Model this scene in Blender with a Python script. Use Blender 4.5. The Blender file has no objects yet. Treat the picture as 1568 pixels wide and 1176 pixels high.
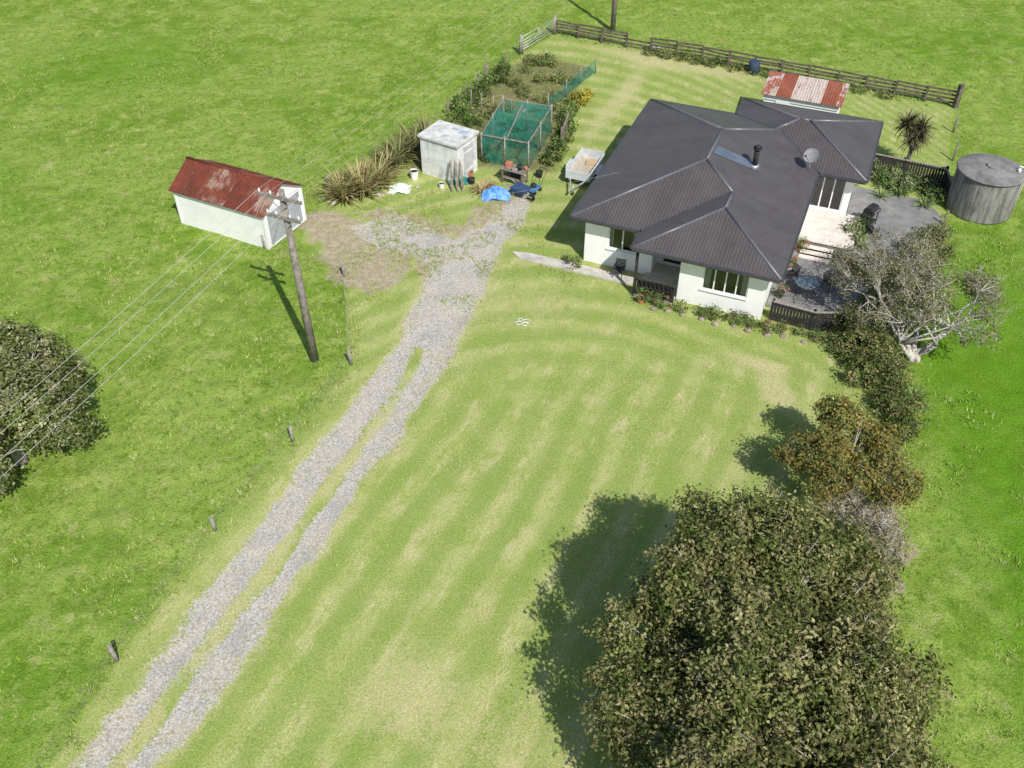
import bpy, math, random
import numpy as np
from mathutils import Vector, noise, Matrix
random.seed(7); rng=np.random.default_rng(11)
sc=bpy.context.scene
R=math.radians

# ---------------------------------------------------------------- node helpers
def newmat(name):
    m=bpy.data.materials.new(name); m.use_nodes=True
    nt=m.node_tree; nt.nodes.clear()
    out=nt.nodes.new('ShaderNodeOutputMaterial')
    return m,nt,out
class N:
    def __init__(s,nt): s.nt=nt
    def node(s,t,**k):
        n=s.nt.nodes.new(t)
        for a,b in k.items(): setattr(n,a,b)
        return n
    def link(s,a,b): s.nt.links.new(a,b)
    def val(s,sock,v):
        if isinstance(v,bpy.types.NodeSocket): s.link(v,sock)
        else:
            if isinstance(v,(tuple,list)) and len(v)==3 and sock.type=='RGBA': v=(*v,1)
            sock.default_value=v
    def math(s,op,a,b=0.0,c=None,clamp=False):
        n=s.node('ShaderNodeMath',operation=op,use_clamp=clamp)
        s.val(n.inputs[0],a); s.val(n.inputs[1],b)
        if c is not None: s.val(n.inputs[2],c)
        return n.outputs[0]
    def mix(s,f,a,b,blend='MIX'):
        n=s.node('ShaderNodeMix',data_type='RGBA',blend_type=blend)
        s.val(n.inputs[0],f); s.val(n.inputs[6],a); s.val(n.inputs[7],b)
        return n.outputs[2]
    def noise(s,scale,detail=4,rough=.6,vec=None,dist=0):
        n=s.node('ShaderNodeTexNoise'); n.inputs['Scale'].default_value=scale
        n.inputs['Detail'].default_value=detail; n.inputs['Roughness'].default_value=rough
        n.inputs['Distortion'].default_value=dist
        if vec is not None: s.link(vec,n.inputs['Vector'])
        return n.outputs[0]
    def ramp(s,f,a,b,lo=0.0,hi=1.0):
        n=s.node('ShaderNodeMapRange',interpolation_type='SMOOTHSTEP')
        s.val(n.inputs[0],f); n.inputs[1].default_value=a; n.inputs[2].default_value=b
        n.inputs[3].default_value=lo; n.inputs[4].default_value=hi
        return n.outputs[0]
    def pos(s): return s.node('ShaderNodeNewGeometry').outputs['Position']
    def obj(s): return s.node('ShaderNodeTexCoord').outputs['Object']
    def attr(s,name):
        n=s.node('ShaderNodeAttribute',attribute_name=name); return n
    def bump(s,h,strength=.5,dist=.02):
        n=s.node('ShaderNodeBump'); n.inputs['Strength'].default_value=strength
        n.inputs['Distance'].default_value=dist; s.link(h,n.inputs['Height']); return n.outputs[0]
    def princ(s,out,col,rough=.8,spec=.3,metal=0,normal=None):
        p=s.node('ShaderNodeBsdfPrincipled'); s.val(p.inputs['Base Color'],col)
        s.val(p.inputs['Roughness'],rough); p.inputs['Specular IOR Level'].default_value=spec
        p.inputs['Metallic'].default_value=metal
        if normal is not None: s.link(normal,p.inputs['Normal'])
        s.link(p.outputs[0],out.inputs[0]); return p

def mottled(name,c1,c2,scale=3,rough=.8,spec=.3,bump=.3,bd=.01,c3=None,s3=1.0,metal=0,t3=(.5,.7)):
    m,nt,out=newmat(name); g=N(nt); o=g.obj()
    n1=g.noise(scale,4,.65,o)
    col=g.mix(g.ramp(n1,.35,.65),c1,c2)
    if c3 is not None:
        col=g.mix(g.ramp(g.noise(s3,5,.7,o),*t3),col,c3)
    nb=g.noise(scale*8,2,.6,o)
    g.princ(out,col,rough,spec,metal,g.bump(nb,bump,bd))
    return m

# ---------------------------------------------------------------- mesh builder
class MB:
    def __init__(s): s.v=[];s.f=[];s.m=[];s.uv=[];s.sm=[]
    def face(s,pts,m=0,uv=None,smooth=False):
        b=len(s.v); s.v+= [tuple(p) for p in pts]; s.f.append(tuple(range(b,b+len(pts))))
        s.m.append(m); s.uv.append(uv); s.sm.append(smooth)
    def hexa(s,c,m=0):
        b=len(s.v); s.v+=[tuple(p) for p in c]
        for q in ((3,2,1,0),(4,5,6,7),(0,1,5,4),(1,2,6,5),(2,3,7,6),(3,0,4,7)):
            s.f.append(tuple(b+i for i in q)); s.m.append(m); s.uv.append(None); s.sm.append(False)
    def box(s,c,size,rz=0,m=0,taper=1.0):
        cx,cy,cz=c; sx,sy,sz=[q/2 for q in size]; ca,sa=math.cos(rz),math.sin(rz); out=[]
        for z,k in ((-sz,1),(sz,taper)):
            for x,y in ((-sx,-sy),(sx,-sy),(sx,sy),(-sx,sy)):
                x*=k;y*=k
                out.append((cx+x*ca-y*sa,cy+x*sa+y*ca,cz+z))
        s.hexa(out,m)
    def beam(s,p0,p1,w,h,m=0):
        p0=Vector(p0);p1=Vector(p1);d=(p1-p0).normalized()
        up=Vector((0,0,1)) if abs(d.z)<.95 else Vector((0,1,0))
        sd=d.cross(up).normalized()*w/2; u=sd.cross(d).normalized()*h/2
        c=[p0-sd-u,p0+sd-u,p1+sd-u,p1-sd-u,p0-sd+u,p0+sd+u,p1+sd+u,p1-sd+u]
        s.hexa(c,m)
    def tube(s,pts,rad,n=8,m=0,cap=True,smooth=True):
        pts=[Vector(p) for p in pts]; b=len(s.v)
        for i,p in enumerate(pts):
            d=(pts[min(i+1,len(pts)-1)]-pts[max(i-1,0)])
            if d.length<1e-6: d=Vector((0,0,1))
            d.normalize()
            up=Vector((0,0,1)) if abs(d.z)<.9 else Vector((1,0,0))
            x=d.cross(up).normalized(); y=d.cross(x).normalized()
            for k in range(n):
                a=2*math.pi*k/n
                s.v.append(tuple(p+(x*math.cos(a)+y*math.sin(a))*rad[i]))
        for i in range(len(pts)-1):
            for k in range(n):
                k2=(k+1)%n
                s.f.append((b+i*n+k,b+i*n+k2,b+(i+1)*n+k2,b+(i+1)*n+k)); s.m.append(m); s.uv.append(None); s.sm.append(smooth)
        if cap:
            s.f.append(tuple(b+k for k in range(n))[::-1]); s.m.append(m); s.uv.append(None); s.sm.append(False)
            l=b+(len(pts)-1)*n
            s.f.append(tuple(l+k for k in range(n))); s.m.append(m); s.uv.append(None); s.sm.append(False)
    def cyl(s,p0,p1,r0,r1=None,n=12,m=0): s.tube([p0,p1],[r0,r0 if r1 is None else r1],n,m)
    def build(s,name,mats,parent=None,loc=(0,0,0),rz=0):
        me=bpy.data.meshes.new(name); me.from_pydata(s.v,[],s.f)
        for m in mats: me.materials.append(m)
        me.polygons.foreach_set('material_index',s.m); me.polygons.foreach_set('use_smooth',s.sm)
        if any(u is not None for u in s.uv):
            ul=me.uv_layers.new(name='UVMap'); i=0
            for f,u in zip(s.f,s.uv):
                for k in range(len(f)):
                    ul.data[i].uv = u[k] if u is not None else (0,0); i+=1
        me.update()
        o=bpy.data.objects.new(name,me); sc.collection.objects.link(o)
        o.location=loc; o.rotation_euler=(0,0,rz)
        if parent: o.parent=parent
        return o
def empty(name,loc,rz=0):
    o=bpy.data.objects.new(name,None); sc.collection.objects.link(o); o.location=loc; o.rotation_euler=(0,0,rz); return o

def raw_mesh(name,V,F,mats,col=None,parent=None,smooth=False):
    me=bpy.data.meshes.new(name); k=F.shape[1]
    me.vertices.add(len(V)); me.vertices.foreach_set('co',V.astype(np.float32).ravel())
    me.loops.add(F.size); me.loops.foreach_set('vertex_index',F.astype(np.int32).ravel())
    me.polygons.add(len(F)); me.polygons.foreach_set('loop_start',np.arange(0,F.size,k,dtype=np.int32))
    try: me.polygons.foreach_set('loop_total',np.full(len(F),k,dtype=np.int32))
    except Exception: pass
    if smooth: me.polygons.foreach_set('use_smooth',np.ones(len(F),bool))
    for m in mats: me.materials.append(m)
    if col is not None:
        for nm,c in col.items():
            a=me.color_attributes.new(nm,'FLOAT_COLOR','POINT')
            c4=np.ones((len(V),4),np.float32); c4[:,:3]=c; a.data.foreach_set('color',c4.ravel())
    me.update(calc_edges=True); me.validate()
    o=bpy.data.objects.new(name,me); sc.collection.objects.link(o)
    if parent: o.parent=parent
    return o

# ---------------------------------------------------------------- world, sun, camera
SUN=Vector((.42,-.905,math.tan(R(47)))).normalized()
w=bpy.data.worlds.new('World'); sc.world=w; w.use_nodes=True
nt=w.node_tree; bg=nt.nodes['Background']; sky=nt.nodes.new('ShaderNodeTexSky'); sky.sky_type='NISHITA'
sky.sun_disc=False; sky.sun_elevation=R(47); sky.sun_rotation=math.atan2(SUN.x,SUN.y)
nt.links.new(sky.outputs[0],bg.inputs[0]); bg.inputs[1].default_value=.12
sl=bpy.data.lights.new('sun','SUN'); sl.energy=5; sl.angle=R(.5); sl.color=(1,.96,.89)
so=bpy.data.objects.new('sun',sl); sc.collection.objects.link(so); so.rotation_euler=SUN.to_track_quat('Z','Y').to_euler()
cam=bpy.data.cameras.new('camera'); cam.lens=33.3; cam.sensor_width=36; cam.clip_end=3000
co=bpy.data.objects.new('camera',cam); sc.collection.objects.link(co); co.location=(0,0,26); co.rotation_euler=(R(48.5),0,0)
sc.camera=co
sc.view_settings.view_transform='Standard'; sc.view_settings.look='None'; sc.view_settings.exposure=0

# ---------------------------------------------------------------- masks
def poly_sd(X,Y,P):
    P=np.array(P,float); inside=np.zeros(X.shape,bool); d=np.full(X.shape,1e9)
    for i in range(len(P)):
        a=P[i];b=P[(i+1)%len(P)]
        e=b-a; t=np.clip(((X-a[0])*e[0]+(Y-a[1])*e[1])/(e@e),0,1)
        d=np.minimum(d,np.hypot(X-a[0]-t*e[0],Y-a[1]-t*e[1]))
        c=((a[1]>Y)!=(b[1]>Y)); 
        xs=a[0]+(Y-a[1])/(b[1]-a[1]+1e-12)*(b[0]-a[0])
        inside^=(c&(X<xs))
    return np.where(inside,d,-d)
def line_d(X,Y,P):
    P=np.array(P,float); d=np.full(X.shape,1e9)
    for i in range(len(P)-1):
        a=P[i];b=P[i+1];e=b-a; t=np.clip(((X-a[0])*e[0]+(Y-a[1])*e[1])/(e@e),0,1)
        d=np.minimum(d,np.hypot(X-a[0]-t*e[0],Y-a[1]-t*e[1]))
    return d
def ss(x,a,b):
    t=np.clip((x-a)/(b-a),0,1); return t*t*(3-2*t)
def vnoise(X,Y,s,seed):
    r=np.random.default_rng(seed); T=r.random((64,64)); x=X/s;y=Y/s
    xi=np.floor(x).astype(int);yi=np.floor(y).astype(int);fx=x-xi;fy=y-yi;fx=fx*fx*(3-2*fx);fy=fy*fy*(3-2*fy)
    g=lambda i,j:T[i%64,j%64]
    return (g(xi,yi)*(1-fx)+g(xi+1,yi)*fx)*(1-fy)+(g(xi,yi+1)*(1-fx)+g(xi+1,yi+1)*fx)*fy
DL=[(-14.0,6),(-12.4,12.92),(-11.45,15.63),(-10.25,18.49),(-8.9,22.26),(-7.55,25.53),(-6.3,28.9),(-5.19,31.65),(-4.66,33.72),(-4.3,36.22),(-4.1,38.0)]
DR=[(-12.0,6),(-10.1,12.92),(-9.0,14.97),(-7.8,17.98),(-6.55,21.07),(-5.3,24.17),(-3.65,28.5),(-2.5,31.87),(-1.5,35.19),(-.7,38.95),(.35,41.32),(1.4,44.5)]
DRIVE=DL+[(-4.9,38.9),(-6.6,39.6),(-8.1,41.4),(-6.2,42.7),(-4.4,41.4),(-2.9,40.6),(-1.4,41.8),(.5,44.9)]+DR[::-1]
MED=[(-13,6),(-11.2,12.9),(-10.2,15.3),(-9.1,18.1),(-8.1,20.1),(-6.75,23.7),(-5.25,27.35),(-4.4,29.7),(-4.0,31.6)]
DIRT=[(-9.6,39.8),(-8.6,36.4),(-6.0,35.6),(-4.6,37.6),(-5.0,40.4),(-8.0,42.4),(-10.6,43.6),(-11.3,41.6)]
DIRT2=[(-4.4,36),(-2.2,37),(-1.2,41),(1.3,44.8),(-.6,45.6),(-3,42),(-5,42.9),(-7,43.8),(-8.7,42.6),(-5.4,40)]
DIRT3=[(11.2,24.5),(13.4,24),(13.9,21),(12.6,18.5),(11.3,20)]
LAWN=[(-14.6,6),(-13.4,12),(-12.3,16.4),(-10.5,21.6),(-8.5,26),(-6.9,30.6),(-7.9,37),(-10.6,40.5),(-9.8,44.5),(-5,50.5),(-2.8,56.5),(.7,63.5),(3.06,66.9),(27.3,55.2),(22.5,43),(21.5,41.3),(18,36),(16.2,30),(15.3,27),(13.0,21),(10.8,12.9),(9.3,6)]
GARD=[(-6.0,47.3),(-5.2,49.8),(-3.9,53.2),(.3,62),(2.4,62.8),(5.4,61.3),(3.3,55.2),(3.1,50.5),(2.4,47.0),(-1.5,47.6)]
def masks(X,Y):
    wob=(vnoise(X,Y,1.3,21)-.5)*.4+(vnoise(X,Y,.45,22)-.5)*.2
    dsd=poly_sd(X,Y,DRIVE)+wob*1.1; lsd=poly_sd(X,Y,LAWN)
    dirt=np.maximum(np.maximum(poly_sd(X,Y,DIRT),poly_sd(X,Y,DIRT2)*.8-.2),poly_sd(X,Y,DIRT3)); gsd=poly_sd(X,Y,GARD)
    md=line_d(X,Y,MED)+wob*.5
    gravel=ss(dsd,-.45,.5)
    med=(1-ss(md,.1,.62))*(Y<32.5)
    gravel=gravel*(1-(.5+.45*vnoise(X,Y,1.8,23))*med)
    gravel*=1-.4*ss(vnoise(X,Y,2.2,24),.5,.85)*ss(Y,31,35)
    lawn=ss(lsd,-.35,.35)
    dirtm=ss(dirt,-.8,.7)
    dry=np.zeros_like(X)
    dry+= .6*np.exp(-np.maximum(-dsd,0)/.6)*(dsd<.2)*(Y<46)
    dry+= .7*med*ss(vnoise(X,Y,1.2,25),.15,.6)
    for (cx,cy,rx,ry,a,k) in [(10.9,29,.8,1.7,.2,1.0),(3.1,28.5,.4,.8,0,.6),(-.9,18.4,.7,1.2,0,.6),(-3.2,15.4,1.9,1.6,0,.55),(-2.2,27.3,1.0,2,.3,.2),(1.5,35,3.5,2.6,0,.5),
        (9.8,62.7,5.5,1.3,-.42,.85),(7.4,57.5,1.0,5.5,-.35,.75),(4.9,52.5,.6,4,-.3,.5),(6,24,4,3,0,.15),(9,24.5,2.2,2.6,.2,.3),(0,13.5,4,2.5,0,.5),(12.3,22.3,1.2,1.6,0,.8),
        (-3.5,34.5,1.0,2.5,0,.2),(-5,45,3,1.2,0,.4),(14,60,6,.9,-.42,.5),(4.5,40.5,.5,2,0,.2),(-3.1,18,1.4,2.5,.3,.15),(0.2,20.8,.5,.8,0,.5),(1.5,23,1,.5,0,.25),(-6,15,2,2,0,.2),(18,52.5,3,1,-.4,.5),(7.8,30.8,3.5,.4,-.1,.4),(10.2,30.9,2.2,.35,-.35,.6),(7,28.3,4,.3,.05,.3),(-16,36,3,2,0,.25),(-20,18,3,3,0,.3),(-14,22,2,3,.3,.3),(-17,58,6,3,0,.25),(-13,33,2.5,5,.2,.25),(-24,50,7,3,.2,.2)]:
        ca,sa=math.cos(a),math.sin(a); u=(X-cx)*ca+(Y-cy)*sa; v=-(X-cx)*sa+(Y-cy)*ca
        dry+=k*np.exp(-((u/rx)**2+(v/ry)**2))
    deep_green=1.25*ss(X,13,19)*ss(-lsd,0,1.5)*ss(46-Y,0,14)
    deep_green+=.35*(ss(-lsd,0,1))*(X<0)*ss(Y,10,12)*ss(22-Y,0,8)
    deep_green+=.8*np.exp(-(((X+26)/6)**2+((Y-62)/5)**2))+.6*np.exp(-(((X+30)/5)**2+((Y-40)/7)**2))+.5*np.exp(-(((X-33)/8)**2+((Y-66)/4)**2))  # soft oval patches of deeper green across the paddock
    for off in (0,1.7):
        t=line_d(X,Y,[(22+off,72),(27+off,62),(31+off*1.1,52),(30+off,42),(25+off,33),(19+off,24),(15+off,14)]); deep_green+=.4*np.exp(-(t/.28)**2)
    # mown stripes, roughly parallel to the drive, bending near the house
    wv=(vnoise(X,Y,4.5,31)-.5)*.5+(vnoise(X,Y,.7,35)-.5)*.14
    u=X*.9-Y*.42+wv
    sq=lambda a:.5+.5*np.tanh(2.2*np.sin(a))
    st=sq(u*2*math.pi/1.5)
    st2=sq((Y*.95+X*.25+.05*(X-4)**2+wv)*2*math.pi/1.6)
    k=ss(Y+(vnoise(X,Y,4,33)-.5)*4,27.5,31)
    amp=.5+.75*vnoise(X,Y,3.2,36)
    stripe=np.clip(.5+((st*(1-k)+st2*k)-.5)*amp,0,1)*lawn
    gard=ss(gsd,-.3,.4)
    return gravel,lawn,dirtm,np.clip(dry,0,1),np.clip(deep_green,0,1.2),stripe,gard,dsd,lsd

def axis(lo,hi,st,far):
    a=list(np.arange(lo,hi+1e-6,st)); d=st
    x=hi
    while x<far: d*=1.35; x+=d; a.append(x)
    x=lo; d=st
    while x>-far: d*=1.35; x-=d; a.insert(0,x)
    return np.array(a)
gx=axis(-34,38,.16,900); gy=axis(9,77,.16,900)
GX,GY=np.meshgrid(gx,gy)
X=GX.ravel();Y=GY.ravel()
gr,la,di,dr,lu,stp,gd,dsd,lsd=masks(X,Y)
Z=(vnoise(X,Y,.55,1)-.5)*.10*(1-la*.85)+(vnoise(X,Y,2.3,2)-.5)*.07*(1-la*.6)-.03*gr
Z*=(np.abs(X)<60)
V=np.stack([X,Y,Z],1); nx=len(gx);ny=len(gy)
i=np.arange(ny-1)[:,None]*nx+np.arange(nx-1)[None,:]; i=i.ravel()
F=np.stack([i,i+1,i+1+nx,i+nx],1)
# --- ground material
m,nt,out=newmat('grass_and_gravel'); g=N(nt); P=g.pos()
A=g.node('ShaderNodeSeparateColor'); g.link(g.attr('mA').outputs['Color'],A.inputs[0])
B=g.node('ShaderNodeSeparateColor'); g.link(g.attr('mB').outputs['Color'],B.inputs[0])
C=g.node('ShaderNodeSeparateColor'); g.link(g.attr('mC').outputs['Color'],C.inputs[0])
sp=g.node('ShaderNodeSeparateXYZ'); g.link(P,sp.inputs[0])
along=g.math('ADD',g.math('MULTIPLY',sp.outputs[0],.42),g.math('MULTIPLY',sp.outputs[1],.9))
across=g.math('SUBTRACT',g.math('MULTIPLY',sp.outputs[0],.9),g.math('MULTIPLY',sp.outputs[1],.42))
cb=g.node('ShaderNodeCombineXYZ'); g.link(g.math('MULTIPLY',across,1.5),cb.inputs[0]); g.link(g.math('MULTIPLY',along,.5),cb.inputs[1])
nL=g.noise(.13,3,.6,P,.4); nM=g.noise(.6,4,.7,P); nF=g.noise(3.0,4,.8,P); nX=g.noise(14,3,.78,P); nXX=g.noise(45,1,.7,P)
nM2=g.noise(1.1,5,.75,P,.4); nS=g.noise(1.1,4,.72,cb.outputs[0])
def cen(n,k): return g.math('MULTIPLY',g.math('SUBTRACT',n,.5),k)
padd=g.mix(g.ramp(nL,.38,.62),(.16,.262,.032),(.24,.335,.066))
padd=g.mix(g.ramp(nM,.42,.64),padd,(.28,.368,.082))
padd=g.mix(g.ramp(nF,.49,.64,0,.8),padd,(.10,.19,.02))
padd=g.mix(g.math('MULTIPLY',g.ramp(nM2,.53,.68),.65),padd,(.41,.42,.165))
padd=g.mix(g.math('MULTIPLY',B.outputs[1],.68),padd,(.105,.24,.014))
lawn=g.mix(g.ramp(nM,.38,.62),(.295,.355,.10),(.385,.415,.16))
lawn=g.mix(g.math('MULTIPLY',g.ramp(nF,.48,.66),.45),lawn,(.23,.30,.068))
lawn=g.mix(g.math('MULTIPLY',g.math('SUBTRACT',1.0,B.outputs[2]),.72),lawn,(.215,.30,.068))
lawn=g.mix(g.ramp(g.math('ADD',g.math('MULTIPLY',B.outputs[2],.13),nS),.60,.80,0,.7),lawn,(.50,.465,.245))
dryc=g.mix(g.ramp(nF,.35,.65),(.52,.47,.27),(.42,.41,.18))
dmask=g.ramp(g.math('ADD',B.outputs[0],cen(nF,1.6)),.28,.85)
base=g.mix(g.ramp(g.math('ADD',A.outputs[1],cen(nF,.9)),.35,.65),padd,lawn)
base=g.mix(g.math('MULTIPLY',dmask,.85),base,dryc)
soil=g.mix(g.ramp(nF,.35,.65),(.30,.235,.165),(.45,.385,.30))
smask=g.ramp(g.math('ADD',A.outputs[2],cen(nM2,2.6)),.5,.8)
base=g.mix(g.math('MULTIPLY',smask,.88),base,soil)
gsoil=g.mix(g.ramp(nF,.45,.6),(.15,.12,.075),(.20,.23,.075))
base=g.mix(g.math('MULTIPLY',C.outputs[0],.85),base,gsoil)
grav=g.mix(g.ramp(nX,.3,.7),(.35,.33,.30),(.50,.475,.435))
grav=g.mix(g.ramp(nM2,.42,.62,0,.55),grav,(.50,.435,.34))
grav=g.mix(g.ramp(nM,.5,.66,0,.45),grav,(.31,.30,.285))
gm=g.ramp(g.math('ADD',A.outputs[0],g.math('ADD',cen(nF,1.1),cen(nX,.8))),.34,.66)
base=g.mix(gm,base,grav)
fine=g.math('MULTIPLY_ADD',g.ramp(nX,.3,.7),.6,g.math('MULTIPLY',g.ramp(nXX,.3,.7),.4))
base=g.mix(1.0,base,g.mix(fine,(.58,.60,.56),(1.38,1.36,1.38)),'MULTIPLY')
dfs=g.node('ShaderNodeBsdfDiffuse'); g.link(base,dfs.inputs[0])
bn=g.node('ShaderNodeBump'); bn.inputs['Strength'].default_value=.8; g.link(g.math('MULTIPLY_ADD',A.outputs[1],-.065,.09),bn.inputs['Distance']); g.link(g.noise(10,3,.85,P),bn.inputs['Height'])
g.link(bn.outputs[0],dfs.inputs['Normal']); g.link(dfs.outputs[0],out.inputs[0])
groundmat=m
mA=np.stack([gr,la,di],1); mB=np.stack([dr,lu,stp],1); mC=np.stack([gd,0*gd,0*gd],1)
ground=raw_mesh('ground',V,F,[groundmat],{'mA':mA,'mB':mB,'mC':mC},smooth=True)

# ---------------------------------------------------------------- foliage
def leafmat(name,trans=.2):
    m,nt,out=newmat(name); g=N(nt)
    c=g.attr('col').outputs['Color']
    d=g.node('ShaderNodeBsdfDiffuse'); g.link(c,d.inputs[0])
    if trans==0: g.link(d.outputs[0],out.inputs[0]); return m
    t=g.node('ShaderNodeBsdfTranslucent'); g.link(g.mix(1,c,(1.2,1.3,.6),'MULTIPLY'),t.inputs[0])
    mx=g.node('ShaderNodeMixShader'); mx.inputs[0].default_value=trans
    g.link(d.outputs[0],mx.inputs[1]); g.link(t.outputs[0],mx.inputs[2]); g.link(mx.outputs[0],out.inputs[0])
    return m
LEAF=leafmat('leaves'); BLADE=leafmat('grass_blades',0)
BARK=mottled('bark',(.2,.18,.15),(.33,.3,.26),6,.9,.1,.6)
BARKP=mottled('pale_bark',(.34,.32,.28),(.54,.51,.46),6,.9,.1,.5)
def leaf_quads(C,size,col,up=.4,outw=None,aspect=.5):
    n=len(C); nrm=rng.normal(size=(n,3)); nrm[:,2]+=up*2
    if outw is not None: nrm+=outw*1.1
    nrm/=np.linalg.norm(nrm,axis=1)[:,None]
    t=rng.normal(size=(n,3)); t-=nrm*(t*nrm).sum(1)[:,None]; t/=np.linalg.norm(t,axis=1)[:,None]
    b=np.cross(nrm,t); s=size*(.6+.8*rng.random(n))[:,None]
    V=np.stack([C-t*s*.5,C+b*s*aspect*.5+nrm*s*.05,C+t*s*.5,C-b*s*aspect*.5+nrm*s*.05],1).reshape(-1,3)
    F=np.arange(4*n).reshape(n,4)
    return V,F,np.repeat(col,4,0)
def sublobes(lobes,per,rmin,rmax,seed=1):
    r=np.random.default_rng(seed); o=[]
    for l in lobes:
        n=max(3,int(per*l[3]*l[4]))
        for _ in range(n):
            d=r.normal(size=3); d/=np.linalg.norm(d); d[2]=abs(d[2])*.9-.25
            k=r.uniform(.55,.92); s=r.uniform(rmin,rmax)
            o.append((l[0]+d[0]*l[3]*k,l[1]+d[1]*l[4]*k,l[2]+d[2]*l[5]*k,s,s,s*r.uniform(.65,.95)))
    return o
def crown(lobes,nclump,lpc,size,cols,clr=.38,shell=.55,hole=.42,upz=.4,nscale=.7,zmin=.05,seed=0):
    w=np.array([l[3]*l[4]*l[5] for l in lobes])**.7; w/=w.sum()
    LA=np.array(lobes); lt=rng.uniform(.7,1.3,len(lobes))
    cc=[];oo=[];li=[]
    tries=0
    while len(cc)<nclump and tries<nclump*12:
        tries+=1
        j=rng.choice(len(lobes),p=w); l=lobes[j]
        d=rng.normal(size=3); d/=np.linalg.norm(d)
        r=shell+(1-shell)*rng.random()**.6
        p=LA[j,:3]+d*r*LA[j,3:6]
        if p[2]<zmin: continue
        nv=noise.noise(Vector((p[0]*nscale+seed,p[1]*nscale,p[2]*nscale)))+.35*noise.noise(Vector((p[0]*nscale*3,p[1]*nscale*3+seed,p[2]*nscale*3)))
        p=p+d*nv*.35*min(l[3:6])
        if nv<-.5+hole*.6 and r>.75: continue
        e=((p-LA[:,:3])/LA[:,3:6]); e=(e*e).sum(1); e[j]=9
        if (e<.35).any() and rng.random()<.8: continue
        cc.append(p); oo.append(d); li.append(j)
    cc=np.array(cc);oo=np.array(oo);nc=len(cc)
    ci=np.repeat(np.arange(nc),lpc)
    crad=clr*(.6+.8*rng.random(nc))
    off=rng.normal(size=(len(ci),3))*.5; off[:,2]*=.7
    C=cc[ci]+off*crad[ci][:,None]
    cols=np.array(cols); ck=rng.integers(0,len(cols),nc); base=cols[ck]*((.75+.5*rng.random(nc))*lt[np.array(li)])[:,None]
    lc=base[ci]*(.7+.6*rng.random(len(ci)))[:,None]
    alt=cols[rng.integers(0,len(cols),len(ci))]; k=(rng.random(len(ci))<.25)[:,None]; lc=np.where(k,alt,lc)
    V,F,Cc=leaf_quads(C,size,lc,upz,oo[ci])
    keep=(V[:,2].reshape(-1,4).min(1)>.01)
    return V,F[keep],Cc,cc
def tree(name,base,lobes,nclump,lpc,size,cols,trunk_r=.18,nlimb=14,ntwig=120,bark=None,twigmat=None,clr=.38,hole=.42,shell=.55,forks=1,twr=.014,twout=1.03,seed=0,upz=.4,spread=.5):
    V,F,Cc,cc=crown(lobes,nclump,lpc,size,cols,clr,shell,hole,upz,seed=seed)
    root=empty(name,(0,0,0))
    raw_mesh(name+'_leaves',V,F,[LEAF],{'col':Cc},parent=root)
    mb=MB(); base=Vector(base); cen_=Vector(np.mean([l[:3] for l in lobes],0))
    top=base.lerp(Vector((cen_.x,cen_.y,base.z)),.35); top.z=cen_.z*.45
    ends=[]
    for k in range(forks):
        b=base+Vector((random.uniform(-.15,.15),random.uniform(-.15,.15),0))*(k>0)
        tp=top+Vector((random.uniform(-1,1)*spread,random.uniform(-1,1)*spread,random.uniform(-.2,.3)))*(k>0)
        mid=b.lerp(tp,.5)+Vector((random.uniform(-.12,.12),random.uniform(-.12,.12),0))
        mb.tube([b-Vector((0,0,.1)),b+Vector((0,0,.15)),mid,tp],[trunk_r*1.5,trunk_r*1.1,trunk_r*.9,trunk_r*.75],9,0)
        ends.append(tp)
    idx=rng.choice(len(cc),min(nlimb,len(cc)),replace=False); limbs=[]
    for j in idx:
        s=random.choice(ends); e=s.lerp(Vector(cc[j]),.92); m1=s.lerp(e,.4)+Vector((random.uniform(-.3,.3),random.uniform(-.3,.3),random.uniform(.0,.4)))
        m2=s.lerp(e,.72)+Vector((random.uniform(-.25,.25),random.uniform(-.25,.25),random.uniform(0,.3)))
        mb.tube([s,m1,m2,e],[trunk_r*.6,trunk_r*.38,trunk_r*.2,trunk_r*.06],6,0); limbs+= [m1,m2,s.lerp(m1,.6)]
    idx=rng.choice(len(cc),min(ntwig,len(cc)),replace=False)
    L=np.array([tuple(q) for q in limbs])
    for j in idx:
        p=cc[j]; d=np.linalg.norm(L-p,axis=1); s=Vector(L[np.argmin(d)]); e=Vector(p); e=s+(e-s)*twout
        mdl=s.lerp(e,.55)+Vector((random.uniform(-.12,.12),random.uniform(-.12,.12),random.uniform(0,.15)))
        mb.tube([s,mdl,e],[twr*2.0,twr*1.3,twr*.6],4,1,cap=False)
        for _ in range(3):
            q=mdl.lerp(e,random.random()); r=q+Vector((random.uniform(-.35,.35),random.uniform(-.35,.35),random.uniform(-.05,.3)))
            mb.tube([q,r],[twr*.9,twr*.4],3,1,cap=False)
    mb.build(name+'_branches',[bark or BARK,twigmat or BARKP],parent=root)
    return root
OL=[(.18,.19,.07),(.135,.155,.05),(.25,.24,.10),(.09,.12,.032),(.32,.29,.15)]
BIGL=[(5.3,15.3,4.2,2.5,2.2,2.3),(7.9,16.3,4.5,2.2,2.0,2.2),(6.6,12.8,4.6,3.0,2.6,2.8),(8.6,13.2,3.9,2.0,2.5,2.3),(4.3,12.4,3.1,1.9,2.2,2.1),(6.8,17.0,5.0,1.7,1.5,1.6),(8.3,10.4,4,2.2,2.3,2.3),(5.0,10.3,3.6,2.3,2.1,2.3),(8.7,15.2,3.4,1.9,1.8,2.0)]
tree('large_olive_tree',(6.4,14,0),[(l[0],l[1],l[2],l[3]*.84,l[4]*.84,l[5]*.84) for l in BIGL]+sublobes(BIGL,2.0,.75,1.25,4),4300,44,.13,OL,.3,44,520,clr=.34,hole=.42,seed=3,forks=3,twr=.012,twout=1.09)
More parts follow.
